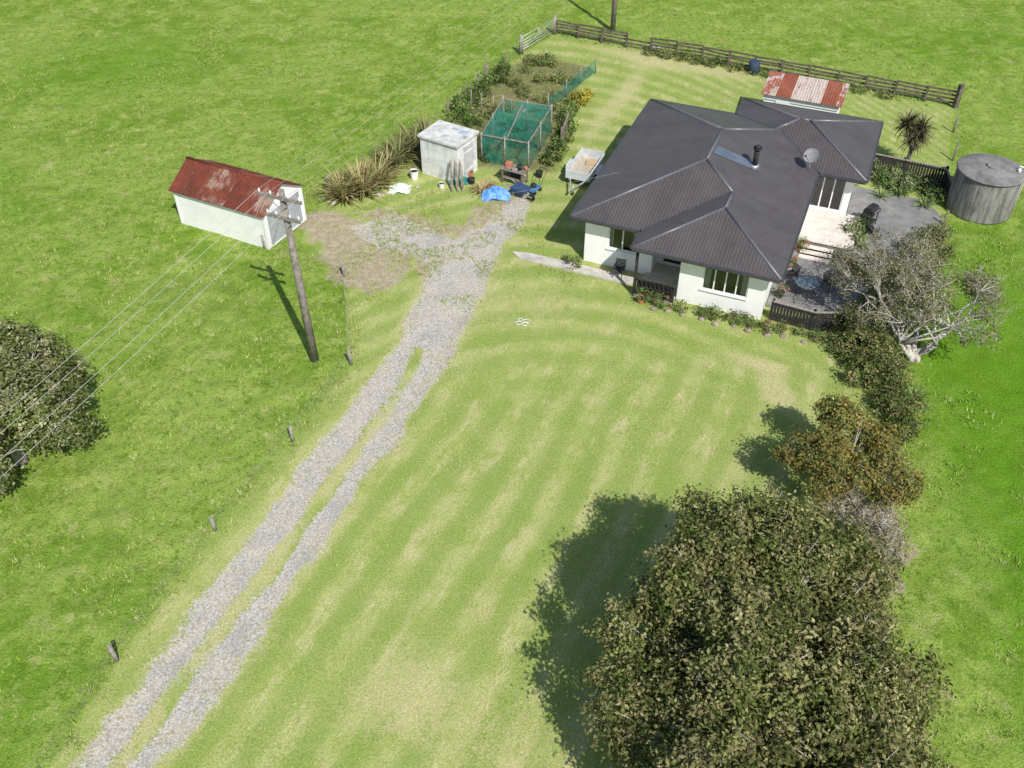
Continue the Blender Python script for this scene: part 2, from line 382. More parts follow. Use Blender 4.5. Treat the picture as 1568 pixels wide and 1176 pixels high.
GRN=[(.17,.2,.07),(.12,.16,.045),(.26,.27,.12),(.08,.11,.025),(.34,.34,.19)]
PTL=[(-18.7,24.9,2.6,2.8,2.6,2.1),(-17.1,25.9,2.1,1.8,2.0,1.7),(-20.3,26,2.8,2.2,2,2),(-18.9,27.3,2.8,2.5,1.9,1.9),(-18.8,23.2,1.9,1.8,1.5,1.5)]
tree('paddock_tree',(-18.6,25.0,0),[(l[0],l[1],l[2],l[3]*.82,l[4]*.82,l[5]*.82) for l in PTL]+sublobes(PTL,2.0,.5,1.0,5),1500,38,.135,GRN,.2,26,320,clr=.31,hole=.5,seed=9,forks=2,twr=.015,twout=1.1)
GRY=[(.21,.21,.11),(.15,.16,.07),(.27,.26,.15),(.2,.19,.11)]
BTL=[(16.4,32.3,2.4,2.0,1.8,1.3),(18.6,31.4,2.3,2.1,1.5,1.2),(15.8,33.8,2.5,1.6,1.5,1.1),(19.3,33,2.2,1.5,1.4,1.0),(17.2,34.5,3.0,1.6,1.4,1.1),(15.3,31.6,1.6,1.1,1.0,.9)]
tree('bare_branched_tree',(17.1,30.9,0),sublobes(BTL,3.2,.5,.9,6),760,26,.10,GRY,.11,36,420,bark=BARKP,clr=.34,hole=.6,seed=5,forks=6,twr=.011,twout=1.12,spread=1.3)
tree('autumn_shrub_tree',(12.2,23.7,0),sublobes([(11.2,23.1,2.0,1.4,1.3,1.2),(12.8,23.6,1.7,1.5,1.3,1.2),(12,24.6,2.0,1.3,1.1,1.1),(13.4,22.8,1.1,1.0,1.0,.9)],4.5,.45,.75,3),820,30,.12,[(.28,.23,.06),(.17,.19,.06),(.25,.18,.06),(.14,.17,.05),(.25,.25,.09)],.07,14,130,clr=.27,hole=.4,seed=2,forks=3,twr=.009)
tree('twiggy_shrub',(11.6,21.9,0),[(11.6,22.1,1.0,1.1,.8,.8),(12.5,21.3,.9,1.0,1.1,.8),(12.9,20.3,.6,.8,.9,.6)],150,14,.1,[(.2,.17,.1),(.2,.19,.1),(.26,.2,.14)],.05,26,150,bark=BARK,clr=.3,seed=8,forks=5,twr=.009,twout=1.1)
def bush(name,lobes,nclump,lpc,size,cols,clr=.22,seed=0,hole=.3):
    V,F,Cc,cc=crown(lobes,nclump,lpc,size,cols,clr,.5,hole,.5,1.5,.03,seed)
    root=empty(name,(0,0,0)); raw_mesh(name+'_leaves',V,F,[LEAF],{'col':Cc},parent=root)
    mb=MB()
    for j in rng.choice(len(cc),min(len(cc),14),replace=False):
        p=cc[j]; l=min(lobes,key=lambda q:(q[0]-p[0])**2+(q[1]-p[1])**2); b=Vector((l[0],l[1],0)); e=Vector(p)
        mb.tube([b,b.lerp(e,.5)+Vector((0,0,.1)),e],[.02,.014,.005],5)
    mb.build(name+'_stems',[BARK],parent=root); return root
DKG=[(.06,.12,.03),(.045,.08,.025),(.1,.17,.04),(.16,.2,.07)]
MIX=[(.1,.15,.04),(.16,.2,.06),(.2,.2,.1),(.07,.11,.03),(.3,.25,.12)]
bush('boundary_hedge',[(14.6,31.4,.5,.9,.8,.8),(15.3,30.3,.8,.8,.9,1.0),(14.4,29.6,.5,.7,.7,.6),(15.4,29,.7,.7,.8,.9),(14.9,28,.6,.6,.7,.7),(15.6,27.2,.6,.7,.7,.8),(15.0,26.2,.5,.6,.6,.6),(13.9,25.2,.4,.6,.6,.5)],620,26,.11,MIX,.24,1)
bush('boundary_shrubs',[(15.0,32.9,.6,.9,.8,.8),(14.7,32.0,.4,.7,.6,.6),(18.8,36.4,.8,1.0,1.0,1.1),(17.6,35.4,.7,1.0,.9,1.0),(19.9,38.0,.9,1.0,1.2,1.3),(20.8,39.8,.6,.7,.9,.9),(16.5,34.2,.6,.9,.8,.9)],560,26,.12,[(.10,.125,.045),(.17,.18,.08),(.23,.22,.12)],.26,4)
def bedbush(name,pts,cols,rad=.35,n=14,size=.09,seed=0):
    return bush(name,[(x,y,.22,rad*random.uniform(.7,1.2),rad*random.uniform(.7,1.1),random.uniform(.25,.45)) for x,y in pts],n*len(pts),24,size,cols,.16,seed)
FB=[(6.4,35.0),(7.0,34.75),(7.7,34.5),(8.4,34.15),(9.1,33.85),(9.8,33.7),(10.5,33.35),(11.2,33.05)]
bedbush('front_flower_bed',FB+[(6.8,34.9),(8.9,34.0),(10.2,33.5)],[(.1,.17,.05),(.2,.24,.1),(.17,.2,.08),(.07,.12,.03),(.13,.19,.06),(.1,.15,.05),(.3,.17,.12)],.36,14)
bedbush('fence_flower_bed',[(11.9,32.9),(12.6,32.6),(13.2,32.3),(13.9,32.1),(2.9,37.9),(2.7,38.5)],[(.1,.17,.05),(.2,.24,.1),(.14,.1,.06)],.3,10)
def inpoly(n,P,seed):
    r=random.Random(seed); xs=[p[0] for p in P]; ys=[p[1] for p in P]; o=[]
    while len(o)<n:
        x=r.uniform(min(xs),max(xs)); y=r.uniform(min(ys),max(ys))
        if poly_sd(np.array([x]),np.array([y]),P)[0]>.25: o.append((x,y))
    return o
G2=[(-3.9,53.2),(.3,62),(2.4,62.8),(5.2,61.1),(3.2,56),(2.3,53.5),(-.8,53.6)]
bush('vegetable_garden_plants',[(x,y,.2,random.uniform(.3,.6),random.uniform(.3,.6),random.uniform(.2,.5)) for x,y in inpoly(24,G2,3)],440,20,.12,MIX+[(.2,.3,.08),(.26,.3,.12)],.26,6)
bush('garden_border_shrubs',[(x,y,.35,.55,.55,random.uniform(.4,.8)) for x,y in [(-3.6,52.2),(-2.9,53.4),(-2.2,52.6),(-3.2,54.8),(-2.4,55.6),(-1.8,57),(-1.2,58.5),(-.6,59.8),(3.3,53.3),(3.2,51.9),(2.9,50.6),(2.6,49.2),(2.2,48.2),(3.6,54.4)]],430,22,.13,DKG+[(.2,.24,.08),(.2,.28,.08)],.26,7)
bush('yellow_flowering_bush',[(4.1,55.5,.4,.6,.5,.5),(4.6,56.3,.3,.4,.5,.4)],60,26,.12,[(.5,.42,.06),(.3,.3,.06)],.22,2)
bush('rear_fence_weeds',[(x,66.95-(x-3.06)*.485-.5,.15,.6,.35,random.uniform(.15,.45)) for x in [9.5,10.6,11.7,12.5,13.6,14.8,16,17,20,22,23.4]],240,20,.12,MIX+[(.2,.3,.08)],.2,9)
bush('patio_bed_plants',[(x,y,.35,.5,.5,random.uniform(.35,.7)) for x,y in [(19.8,46.4),(20.6,46),(21.4,45.6),(22.2,45.1),(21.0,44.9),(20.2,45.4),(22.3,43.9),(16.9,40.4),(17.2,39.5),(17.4,40.9),(18.3,45.9)]],330,24,.13,[(.12,.2,.06),(.2,.26,.1),(.08,.13,.04),(.3,.3,.18)],.24,12)

def straps(name,plants,cols,seg=4,droop=1.0):
    Vs=[];Cs=[];Fs=[];b=0
    for (x,y,n,L,wd) in plants:
        for _ in range(n):
            az=random.uniform(0,2*math.pi); l=L*random.uniform(.6,1.1); el=random.uniform(.55,1.45); w=wd*random.uniform(.7,1.2)
            c=np.array(random.choice(cols))*random.uniform(.7,1.3); dx,dy=math.cos(az),math.sin(az)
            px,py=x+dx*random.uniform(0,.15)*L,y+dy*random.uniform(0,.15)*L; pz=0; r0=b
            for k in range(seg+1):
                t=k/seg; ww=w*(1-t**2)*.5+.004
                Vs+= [(px-dy*ww,py+dx*ww,pz),(px+dy*ww,py-dx*ww,pz)]; Cs+=[c*(.7+.4*t)]*2; b+=2
                e=el-droop*t*t*1.5; st=l/seg
                px+=dx*math.cos(e)*st;py+=dy*math.cos(e)*st;pz=max(.02,pz+math.sin(e)*st)
            for k in range(seg): Fs.append((r0+2*k,r0+2*k+1,r0+2*k+3,r0+2*k+2))
    root=empty(name,(0,0,0)); raw_mesh(name+'_blades',np.array(Vs),np.array(Fs),[LEAF],{'col':np.array(Cs)},parent=root); return root
TAN=[(.44,.36,.18),(.26,.27,.10),(.5,.43,.24),(.2,.22,.07),(.36,.28,.13)]
straps('flax_bush',[(-8.9,44.1,170,1.7,.09),(-8.0,44.6,170,1.8,.09),(-7.3,45.5,160,1.9,.09),(-8.3,45.6,150,1.7,.09),(-9.4,45,90,1.4,.08)],TAN)
straps('flax_bush',[(-6.3,48.4,140,1.9,.09),(-5.6,49.6,140,1.9,.09),(-6.9,47.3,140,1.7,.09),(-5.0,50.7,90,1.7,.08)],[(.14,.17,.06),(.24,.24,.1),(.34,.3,.15)])
straps('flax_bush',[(15.4,31.6,60,1.0,.07),(15.9,29.2,60,1.0,.07),(14.9,27.2,50,.8,.06),(16.2,28.2,50,.9,.06)],[(.1,.15,.06),(.2,.25,.1)])
straps('dry_leaf_pile',[(-1.6,44.9,70,.9,.05),(-1.2,45.4,40,.8,.05)],[(.5,.4,.22),(.42,.33,.18)],droop=1.6)

def tufts(name,n,region,hmin,hmax,cols,sel,nb=4,seed=1,wk=.12,jit=.06):
    r=np.random.default_rng(seed); x=r.uniform(region[0],region[1],n); y=r.uniform(region[2],region[3],n)
    k=sel(x,y); x=x[k];y=y[k]; n=len(x)
    x=np.repeat(x,nb)+r.normal(size=n*nb)*jit; y=np.repeat(y,nb)+r.normal(size=n*nb)*jit
    az=r.uniform(0,2*math.pi,n*nb); h=np.repeat(r.uniform(hmin,hmax,n),nb)*r.uniform(.6,1.1,n*nb); lean=r.uniform(.5,1.6,n*nb)*h
    wd=.01+wk*h*r.uniform(.5,1,n*nb); dx,dy=np.cos(az),np.sin(az)
    V=np.stack([np.stack([x-dy*wd,y+dx*wd,0*x-.02],1),np.stack([x+dy*wd,y-dx*wd,0*x-.02],1),np.stack([x+dx*lean,y+dy*lean,h],1)],1).reshape(-1,3)
    F=np.arange(len(V)).reshape(-1,3)
    c=np.array(cols)[np.repeat(r.integers(0,len(cols),n),nb)]*r.uniform(.75,1.25,n*nb)[:,None]
    return raw_mesh(name,V,F,[BLADE],{'col':np.repeat(c,3,0)})
def selpad(x,y):
    return (poly_sd(x,y,LAWN)<-.1)&(vnoise(x,y,1.1,5)>.45)&(vnoise(x,y,5,6)>.2)
tufts('paddock_grass',95000,(-34,36,10,76),.05,.13,[(.21,.33,.05),(.29,.38,.09),(.14,.26,.025),(.37,.4,.16)],selpad,4)
FENCE_L=[(-14.6,6),(-13.4,12),(-12.3,16.4),(-10.46,21.6),(-8.5,26.05),(-6.82,30.65),(-7.97,37.1),(-12.4,39.8)]
tufts('fence_line_grass',7000,(-15,-5,10,41),.06,.17,[(.2,.28,.06),(.38,.37,.17),(.26,.31,.09)],lambda x,y:(line_d(x,y,FENCE_L)<.5),4,3)
tufts('garden_edge_grass',12000,(-11,26,40,68),.1,.3,[(.2,.28,.06),(.36,.35,.16),(.26,.31,.09)],lambda x,y:(line_d(x,y,[(-10.3,44.3),(-5,50.8),(-2.8,56.5),(.7,63.3)])<.6)|(line_d(x,y,[(3.06,66.7),(27.3,55)])<.4),4,4)
tufts('drive_edge_grass',12000,(-14,2,10,45),.03,.08,[(.3,.36,.09),(.45,.42,.2),(.34,.38,.12)],lambda x,y:(np.abs(poly_sd(x,y,DRIVE))<.4)|(line_d(x,y,MED)<.4),4,9)
tufts('yard_weeds',7000,(-11,3,35,48),.04,.12,[(.22,.3,.06),(.32,.36,.11)],lambda x,y:vnoise(x,y,1.3,44)>.6,4,12)
tufts('boundary_rough_grass',5000,(9,22,10,42),.08,.25,[(.2,.28,.06),(.36,.33,.16),(.14,.2,.05)],lambda x,y:line_d(x,y,[(21.5,41.3),(18,36),(16.2,30),(15.3,27),(13.0,21),(10.8,12.9)])<.55,5,14)
tufts('lawn_grass',120000,(-13,26,11,66),.025,.05,[(.30,.37,.11),(.38,.42,.16),(.24,.33,.08),(.48,.46,.24)],lambda x,y:(poly_sd(x,y,LAWN)>.2)&(poly_sd(x,y,DRIVE)<-.3)&(poly_sd(x,y,GARD)<0),2,17,.3,.1)

# ---------------------------------------------------------------- materials for buildings
WHITE=mottled('white_painted_wall',(.84,.84,.82),(.89,.89,.87),1.5,.7,.2,.15,.005)
TRIM=mottled('dark_grey_trim',(.05,.05,.055),(.07,.07,.075),3,.5,.4,.05)
WTRIM=mottled('white_trim',(.75,.75,.74),(.8,.8,.79),3,.5,.4,.05)
SOFF=mottled('soffit',(.6,.6,.59),(.66,.66,.65),2,.7,.2,.05)
def corrugated(name,c1,c2,per,rough=.45,c3=None,t3=(.5,.6),s3=.8,spec=.4,bumpd=.02,c4=None,sheet=.85,ws=.22):
    m,nt,out=newmat(name); g=N(nt)
    uv=g.node('ShaderNodeUVMap'); sep=g.node('ShaderNodeSeparateXYZ'); g.link(uv.outputs[0],sep.inputs[0])
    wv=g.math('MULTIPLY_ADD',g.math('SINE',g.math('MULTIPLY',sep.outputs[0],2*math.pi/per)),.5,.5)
    o=g.obj(); n=g.noise(1.2,5,.7,o); col=g.mix(g.ramp(n,.35,.65),c1,c2)
    fl=g.math('FLOOR',g.math('DIVIDE',sep.outputs[0],sheet)); wn=g.node('ShaderNodeTexWhiteNoise',noise_dimensions='1D'); g.link(fl,wn.inputs['W'])
    st=g.node('ShaderNodeCombineXYZ'); g.link(g.math('MULTIPLY',sep.outputs[0],6),st.inputs[0]); g.link(sep.outputs[1],st.inputs[1])
    sn=g.noise(1.1,5,.7,st.outputs[0])
    if c3 is not None:
        nn=g.math('MULTIPLY_ADD',g.noise(s3,6,.75,o),.6,g.math('MULTIPLY',sn,.4)); nn=g.math('ADD',nn,g.math('MULTIPLY',g.math('SUBTRACT',wn.outputs[0],.5),ws))
        col=g.mix(g.ramp(nn,*t3),col,c3)
        if c4 is not None: col=g.mix(g.ramp(sn,.5,.66,0,.85),col,c4)
    else: col=g.mix(g.ramp(sn,.4,.7,0,.25),col,(.13,.12,.115))
    col=g.mix(1,col,g.mix(wn.outputs[0],(.93,.93,.93),(1.06,1.06,1.06)),'MULTIPLY')
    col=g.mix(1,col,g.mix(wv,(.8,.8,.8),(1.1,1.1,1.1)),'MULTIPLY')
    g.princ(out,col,rough,spec,0,g.bump(wv,.6,bumpd)); return m
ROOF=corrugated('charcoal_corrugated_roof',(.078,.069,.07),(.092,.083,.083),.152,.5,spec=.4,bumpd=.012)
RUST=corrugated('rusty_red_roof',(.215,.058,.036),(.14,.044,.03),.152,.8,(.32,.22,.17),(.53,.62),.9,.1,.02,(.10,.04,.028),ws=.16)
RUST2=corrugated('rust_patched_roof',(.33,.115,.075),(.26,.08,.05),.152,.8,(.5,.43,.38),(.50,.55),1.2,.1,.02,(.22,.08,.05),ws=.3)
m,nt,out=newmat('window_glass'); g=N(nt)
gl=g.node('ShaderNodeBsdfGlossy'); gl.inputs['Roughness'].default_value=.03; gl.inputs['Color'].default_value=(.9,.95,1,1)
tr=g.node('ShaderNodeBsdfTransparent'); tr.inputs[0].default_value=(.7,.75,.75,1)
fr=g.node('ShaderNodeFresnel'); fr.inputs[0].default_value=1.5
mx=g.node('ShaderNodeMixShader'); g.link(g.math('ADD',fr.outputs[0],.04),mx.inputs[0]); g.link(tr.outputs[0],mx.inputs[1]); g.link(gl.outputs[0],mx.inputs[2]); g.link(mx.outputs[0],out.inputs[0])
GLASS=m
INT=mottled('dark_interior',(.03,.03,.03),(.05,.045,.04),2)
CURT=mottled('curtain',(.6,.58,.54),(.7,.68,.64),8)
CONC=mottled('concrete',(.44,.41,.36),(.55,.52,.46),2.5,.9,.1,.4,.01,(.33,.31,.28),.9)
ASPH=mottled('asphalt_patio',(.18,.178,.175),(.25,.247,.24),1.2,.9,.15,.5,.01,(.33,.32,.30),.8,t3=(.5,.8))
DECK=mottled('pale_deck_boards',(.62,.56,.5),(.74,.68,.62),2,.8,.15,.2)
WOOD=mottled('weathered_wood',(.16,.13,.10),(.28,.25,.21),5,.9,.1,.5)
GWOOD=mottled('grey_timber',(.22,.2,.17),(.34,.32,.28),6,.9,.1,.5)
DWOOD=mottled('dark_stained_fence',(.03,.028,.027),(.055,.05,.048),5,.8,.15,.3)
METAL=mottled('galvanised_steel',(.45,.46,.46),(.6,.6,.6),4,.45,.5,.1,metal=.5)
BLK=mottled('black_rubber',(.02,.02,.02),(.035,.035,.035),6,.7,.3,.2)
BLUE=mottled('blue_plastic',(.03,.2,.55),(.04,.3,.7),4,.5,.4,.3)
TERR=mottled('terracotta',(.42,.16,.08),(.5,.22,.12),6,.8,.2,.2)

# ---------------------------------------------------------------- farmhouse
HR=-math.atan2(.381,.924); HO=(2.76,38.16,0)
house=empty('white_farmhouse',HO,HR)
def H2W(a,b): return (HO[0]+.924*a+.381*b, HO[1]-.381*a+.924*b)
EZ=2.70; S=.29
Pn={'P0':(0,0,0),'P1':(3.4,0,0),'P2':(3.4,-1.48,0),'P3':(9.97,-1.48,0),'P4':(9.97,8.49,0),'P5':(12.29,8.49,0),'P6':(12.29,15.4,0),'P7':(4.84,15.4,0),'P8':(4.84,13.33,0),'P9':(0,13.33,0),
'N1':(6.685,1.805,3.285),'N2':(6.685,3.285,3.285),'N3':(4.985,4.985,4.985),'N4':(4.985,8.345,4.985),'N5':(7.55,10.91,2.42),'N6':(7.26,10.91,2.42),'N7':(8.295,11.945,3.455),'N8':(8.835,11.945,3.455)}
q=lambda k:Vector((Pn[k][0],Pn[k][1],EZ+S*Pn[k][2]))
faces=[['P0','P1','N2','N3'],['P1','P2','N1','N2'],['P2','P3','N1'],['P3','P4','N5','N4','N3','N2','N1'],['P4','P5','N8','N7','N6','N5'],['P5','P6','N8'],['P6','P7','N7','N8'],['P7','P8','N6','N7'],['P8','P9','N4','N5','N6'],['P9','P0','N3','N4']]
mb=MB()
for f in faces:
    p=[q(k) for k in f]; e=(p[1]-p[0]).normalized(); v=Vector((0,0,1)).cross(e)
    uv=[((k-p[0]).dot(e),(k-p[0]).dot(v)) for k in p]
    mb.face(p,0,uv)
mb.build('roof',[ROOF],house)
mb=MB()
for a,b,r in [('P0','N3',.07),('N3','N4',.07),('N4','P9',.07),('N3','N2',.07),('N2','N1',.07),('N1','P2',.07),('N1','P3',.07),('N4','N5',.07),('P5','N8',.07),('P6','N8',.07),('N7','N8',.07),('N7','P7',.07),('N7','N6',.07)]:
    A_,B_=q(a),q(b); mb.tube([A_+Vector((0,0,-.01)),B_+Vector((0,0,-.01))],[r,r],6,0)
mb.build('ridge_caps',[mottled('ridge_cap_grey',(.11,.11,.125),(.14,.14,.155),2,.35,.6,.02)],house)
mb=MB()
for a,b in [('P1','N2'),('P4','N5'),('P8','N6')]:
    mb.beam(q(a)+Vector((0,0,.0)),q(b)+Vector((0,0,.0)),.14,.05,0)
mb.build('valley_gutters',[TRIM],house)
order=['P0','P1','P2','P3','P4','P5','P6','P7','P8','P9']; mb=MB()
for i_,k in enumerate(order):
    a=Vector(Pn[k][:2]).to_3d(); b=Vector(Pn[order[(i_+1)%10]][:2]).to_3d(); d=(b-a).normalized(); nrm=Vector((d.y,-d.x,0))
    mb.beam(a+nrm*.05+Vector((0,0,EZ-.06))-d*.0,b+nrm*.05+Vector((0,0,EZ-.06)),.11,.12,0)
    mb.beam(a-nrm*.03+Vector((0,0,EZ-.12)),b-nrm*.03+Vector((0,0,EZ-.12)),.03,.2,1)
mb.build('gutters',[TRIM,TRIM],house)
mb=MB(); zs=EZ-.2
for r in [(0.02,0.02,3.4,13.3),(3.4,-1.46,9.95,13.3),(9.95,8.51,12.27,15.38),(4.86,13.3,9.95,15.38)]:
    mb.face([(r[0],r[1],zs),(r[0],r[3],zs),(r[2],r[3],zs),(r[2],r[1],zs)],0)
mb.build('soffits',[SOFF],house)
walls=MB(); frames=MB(); glass=MB(); inter=MB()
def wall(p0,p1,z0,z1,ops=()):
    p0=Vector((p0[0],p0[1],0));p1=Vector((p1[0],p1[1],0)); d=(p1-p0); L=d.length; d.normalize(); inn=Vector((-d.y,d.x,0))
    us=sorted({0,L,*[o[0] for o in ops],*[o[1] for o in ops]}); zz=sorted({z0,z1,*[o[2] for o in ops],*[o[3] for o in ops]})
    pt=lambda u,z,dep=0:p0+d*u+inn*dep+Vector((0,0,z))
    for i in range(len(us)-1):
        for j in range(len(zz)-1):
            um=(us[i]+us[i+1])/2;zm=(zz[j]+zz[j+1])/2
            if any(o[0]<um<o[1] and o[2]<zm<o[3] for o in ops): continue
            walls.face([pt(us[i],zz[j]),pt(us[i+1],zz[j]),pt(us[i+1],zz[j+1]),pt(us[i],zz[j+1])],0)
    for o in ops:
        u0,u1,a,b=o[:4]; n=o[4]; kind=o[5] if len(o)>5 else 'w'; dp=.1
        for c in ([pt(u0,a),pt(u0,b),pt(u0,b,dp),pt(u0,a,dp)],[pt(u1,a),pt(u1,a,dp),pt(u1,b,dp),pt(u1,b)],[pt(u0,a),pt(u0,a,dp),pt(u1,a,dp),pt(u1,a)],[pt(u0,b),pt(u1,b),pt(u1,b,dp),pt(u0,b,dp)]): walls.face(c,0)
        fr=lambda A,B: frames.beam(A,B,.06,.06,1)
        y=.06
        fr(pt(u0,a+.03,y),pt(u1,a+.03,y)); fr(pt(u0,b-.03,y),pt(u1,b-.03,y))
        for k in range(n+1):
            u=u0+.03+(u1-u0-.06)*k/n; frames.beam(pt(u,a+.06,y),pt(u,b-.06,y),.06,.05,1)
        frames.beam(pt(u0-.05,a-.02,-.03),pt(u1+.05,a-.02,-.03),.08,.04,1)
        glass.face([pt(u0,a,.07),pt(u1,a,.07),pt(u1,b,.07),pt(u0,b,.07)],0)
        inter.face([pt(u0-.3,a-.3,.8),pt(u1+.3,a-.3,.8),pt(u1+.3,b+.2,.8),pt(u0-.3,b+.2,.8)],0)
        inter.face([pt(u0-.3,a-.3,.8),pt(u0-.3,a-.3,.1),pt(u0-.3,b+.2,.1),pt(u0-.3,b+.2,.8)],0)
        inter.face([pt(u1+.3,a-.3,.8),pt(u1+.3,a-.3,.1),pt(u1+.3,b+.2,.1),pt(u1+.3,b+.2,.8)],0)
        if kind!='d':
            cw=(u1-u0)*.16
            for (c0,c1) in ((u0,u0+cw),(u1-cw,u1)):
                for s_ in range(4):
                    ua=c0+(c1-c0)*s_/4;ub=c0+(c1-c0)*(s_+1)/4
                    inter.face([pt(ua,a,.16+.04*(s_%2)),pt(ub,a,.16+.04*((s_+1)%2)),pt(ub,b,.16+.04*((s_+1)%2)),pt(ua,b,.16+.04*(s_%2))],1)
W=[(.55,.55),(3.9,.55),(3.9,1.6),(5.55,1.6),(5.55,-.93),(9.42,-.93),(9.42,9.04),(11.74,9.04),(11.74,14.85),(5.39,14.85),(5.39,12.78),(.55,12.78)]
OPS={0:[(1.15,2.55,1.0,2.2,2)],2:[(.25,1.25,.15,2.2,1,'d')],1:[],4:[(1.05,3.1,.95,2.2,4)],6:[(.35,2.0,.45,2.35,3,'d')],5:[(2.5,4.3,.5,2.3,2,'d')],9:[],11:[(2,3.5,1,2.2,2),(6,7.5,1,2.2,2)],8:[(1,2.5,1,2.2,2)]}
for i_ in range(len(W)):
    wall(W[i_],W[(i_+1)%len(W)],.0,EZ-.19,OPS.get(i_,[]))
walls.build('walls',[WHITE],house); frames.build('window_frames',[TRIM,WTRIM],house); glass.build('window_glass',[GLASS],house); inter.build('interior',[INT,CURT],house)
mb=MB()
mb.box((4.6,0.1,.07),(1.88,2.9,.14),0,0)
mb.box((3.62,-1.25,1.33),(.12,.12,2.34),0,1); 
for k in range(9):
    u=3.72+k*.2
    mb.beam((u,-1.3,.15),(u+.35 if u+.35<5.5 else 5.5,-1.3,.95),.03,.03,1); mb.beam((u+.35 if u+.35<5.5 else 5.5,-1.33,.15),(u,-1.33,.95),.03,.03,1)
mb.box((4.6,-1.3,.98),(1.86,.09,.06),0,1); mb.box((4.6,-1.3,.18),(1.8,.07,.06),0,1)
mb.box((4.6,-1.22,.55),(1.78,.02,.74),0,1)
mb.box((4.55,-1.0,.62),(.9,.3,.22),0,2)
mb.build('porch',[CONC,DWOOD,GWOOD],house)
mb=MB()
mb.cyl((7.1,6.3,EZ+S*2.8),(7.1,6.3,EZ+S*2.8+.95),.13,.13,14,0); mb.cyl((7.1,6.3,EZ+S*2.8+.93),(7.1,6.3,EZ+S*2.8+1.0),.2,.2,14,0); mb.tube([(7.1,6.3,EZ+S*2.8+1.04),(7.1,6.3,EZ+S*2.8+1.16)],[.2,.04],14,0)
mb.cyl((7.1,6.3,EZ+S*2.75),(7.1,6.3,EZ+S*2.8+.12),.2,.17,14,1)
mb.build('flue',[BLK,METAL],house)
mb=MB()
zf=lambda a:EZ+S*(9.97-a)+.022
mb.face([(5.15,5.75,zf(5.15)),(7.35,5.95,zf(7.35)),(7.35,6.7,zf(7.35)),(5.15,6.55,zf(5.15))],0,[(0,0),(2,0),(2,1),(0,1)])
mb.build('flue_flashing',[mottled('bright_flashing',(.13,.155,.2),(.18,.21,.27),2,.3,.7,.02,metal=.3)],house)
mb=MB()
cx,cy,cz=9.5,8.3,EZ+S*.47
mb.cyl((cx,cy,cz-.02),(cx,cy,cz+.65),.03,.03,8,1)
c=Vector((cx,cy-.05,cz+.75)); dn=Vector((-.1,-.55,.65)).normalized(); ux=dn.cross(Vector((0,0,1))).normalized(); uy=ux.cross(dn)
rings=[(0,0),(.15,.02),(.27,.06),(.38,.12)]; prev=None
for rr,dd in rings:
    ring=[c+dn*dd+(ux*math.cos(t)+uy*math.sin(t))*rr for t in [2*math.pi*k/16 for k in range(16)]]
    if prev is not None:
        for k in range(16): mb.face([prev[k],prev[(k+1)%16],ring[(k+1)%16],ring[k]],0,smooth=True)
    prev=ring
mb.beam(c-uy*.36,c+dn*.42,.025,.025,1); mb.box(tuple(c+dn*.44),(.09,.09,.09),0,1)
mb.build('satellite_dish',[mottled('dish_grey',(.2,.2,.21),(.26,.26,.27)),METAL],house)

def place(fn,name,mats,a,b,rz=0):
    x,y=H2W(a,b); mb=MB(); fn(mb); return mb.build(name,mats,None,(x,y,0),HR+rz)
mb=MB()
PAT=[(9.46,.2),(12.9,.3),(14.4,2.2),(16.6,10.8),(15.6,12.6),(11.78,12.8),(11.78,9.0),(9.46,9.0)]
pts=[H2W(*p) for p in PAT]
mb.face([(x,y,.075) for x,y in pts],0)
for k in range(len(pts)):
    a=pts[k];b=pts[(k+1)%len(pts)]; mb.face([(a[0],a[1],-.1),(b[0],b[1],-.1),(b[0],b[1],.075),(a[0],a[1],.075)],0)
mb.build('asphalt_patio',[ASPH])
mb=MB()
for k in range(22):
    y=5.75+k*.148+.07
    if y<9.0: mb.box((10.75+.25,y,.42),(3.0,.138,.04),0,0)
mb.box((11,7.35,.2),(2.9,3.1,.38),0,1)
mb.build('timber_deck',[DECK,GWOOD],None,(HO[0],HO[1],0),HR)
mb=MB()
for k in range(3): mb.box((10.9,5.4-k*.3,.34-k*.12),(1.5,.28,.05),0,0); mb.box((10.9,5.5-k*.3,.17-k*.06),(1.4,.05,.26-k*.1),0,1)
mb.build('deck_steps',[DECK,DWOOD],None,(HO[0],HO[1],0),HR)
mb=MB()
pl=[(.0,39.15),(.35,38.55),(2.7,37.55),(5.55,36.35),(5.95,36.9),(3.3,38.0),(.9,39.0)]
mb.face([(x,y,.07) for x,y in pl],0)
for k in range(len(pl)):
    a=pl[k];b=pl[(k+1)%len(pl)]; mb.face([(a[0],a[1],-.1),(b[0],b[1],-.1),(b[0],b[1],.07),(a[0],a[1],.07)],0)
mb.build('concrete_path',[CONC])

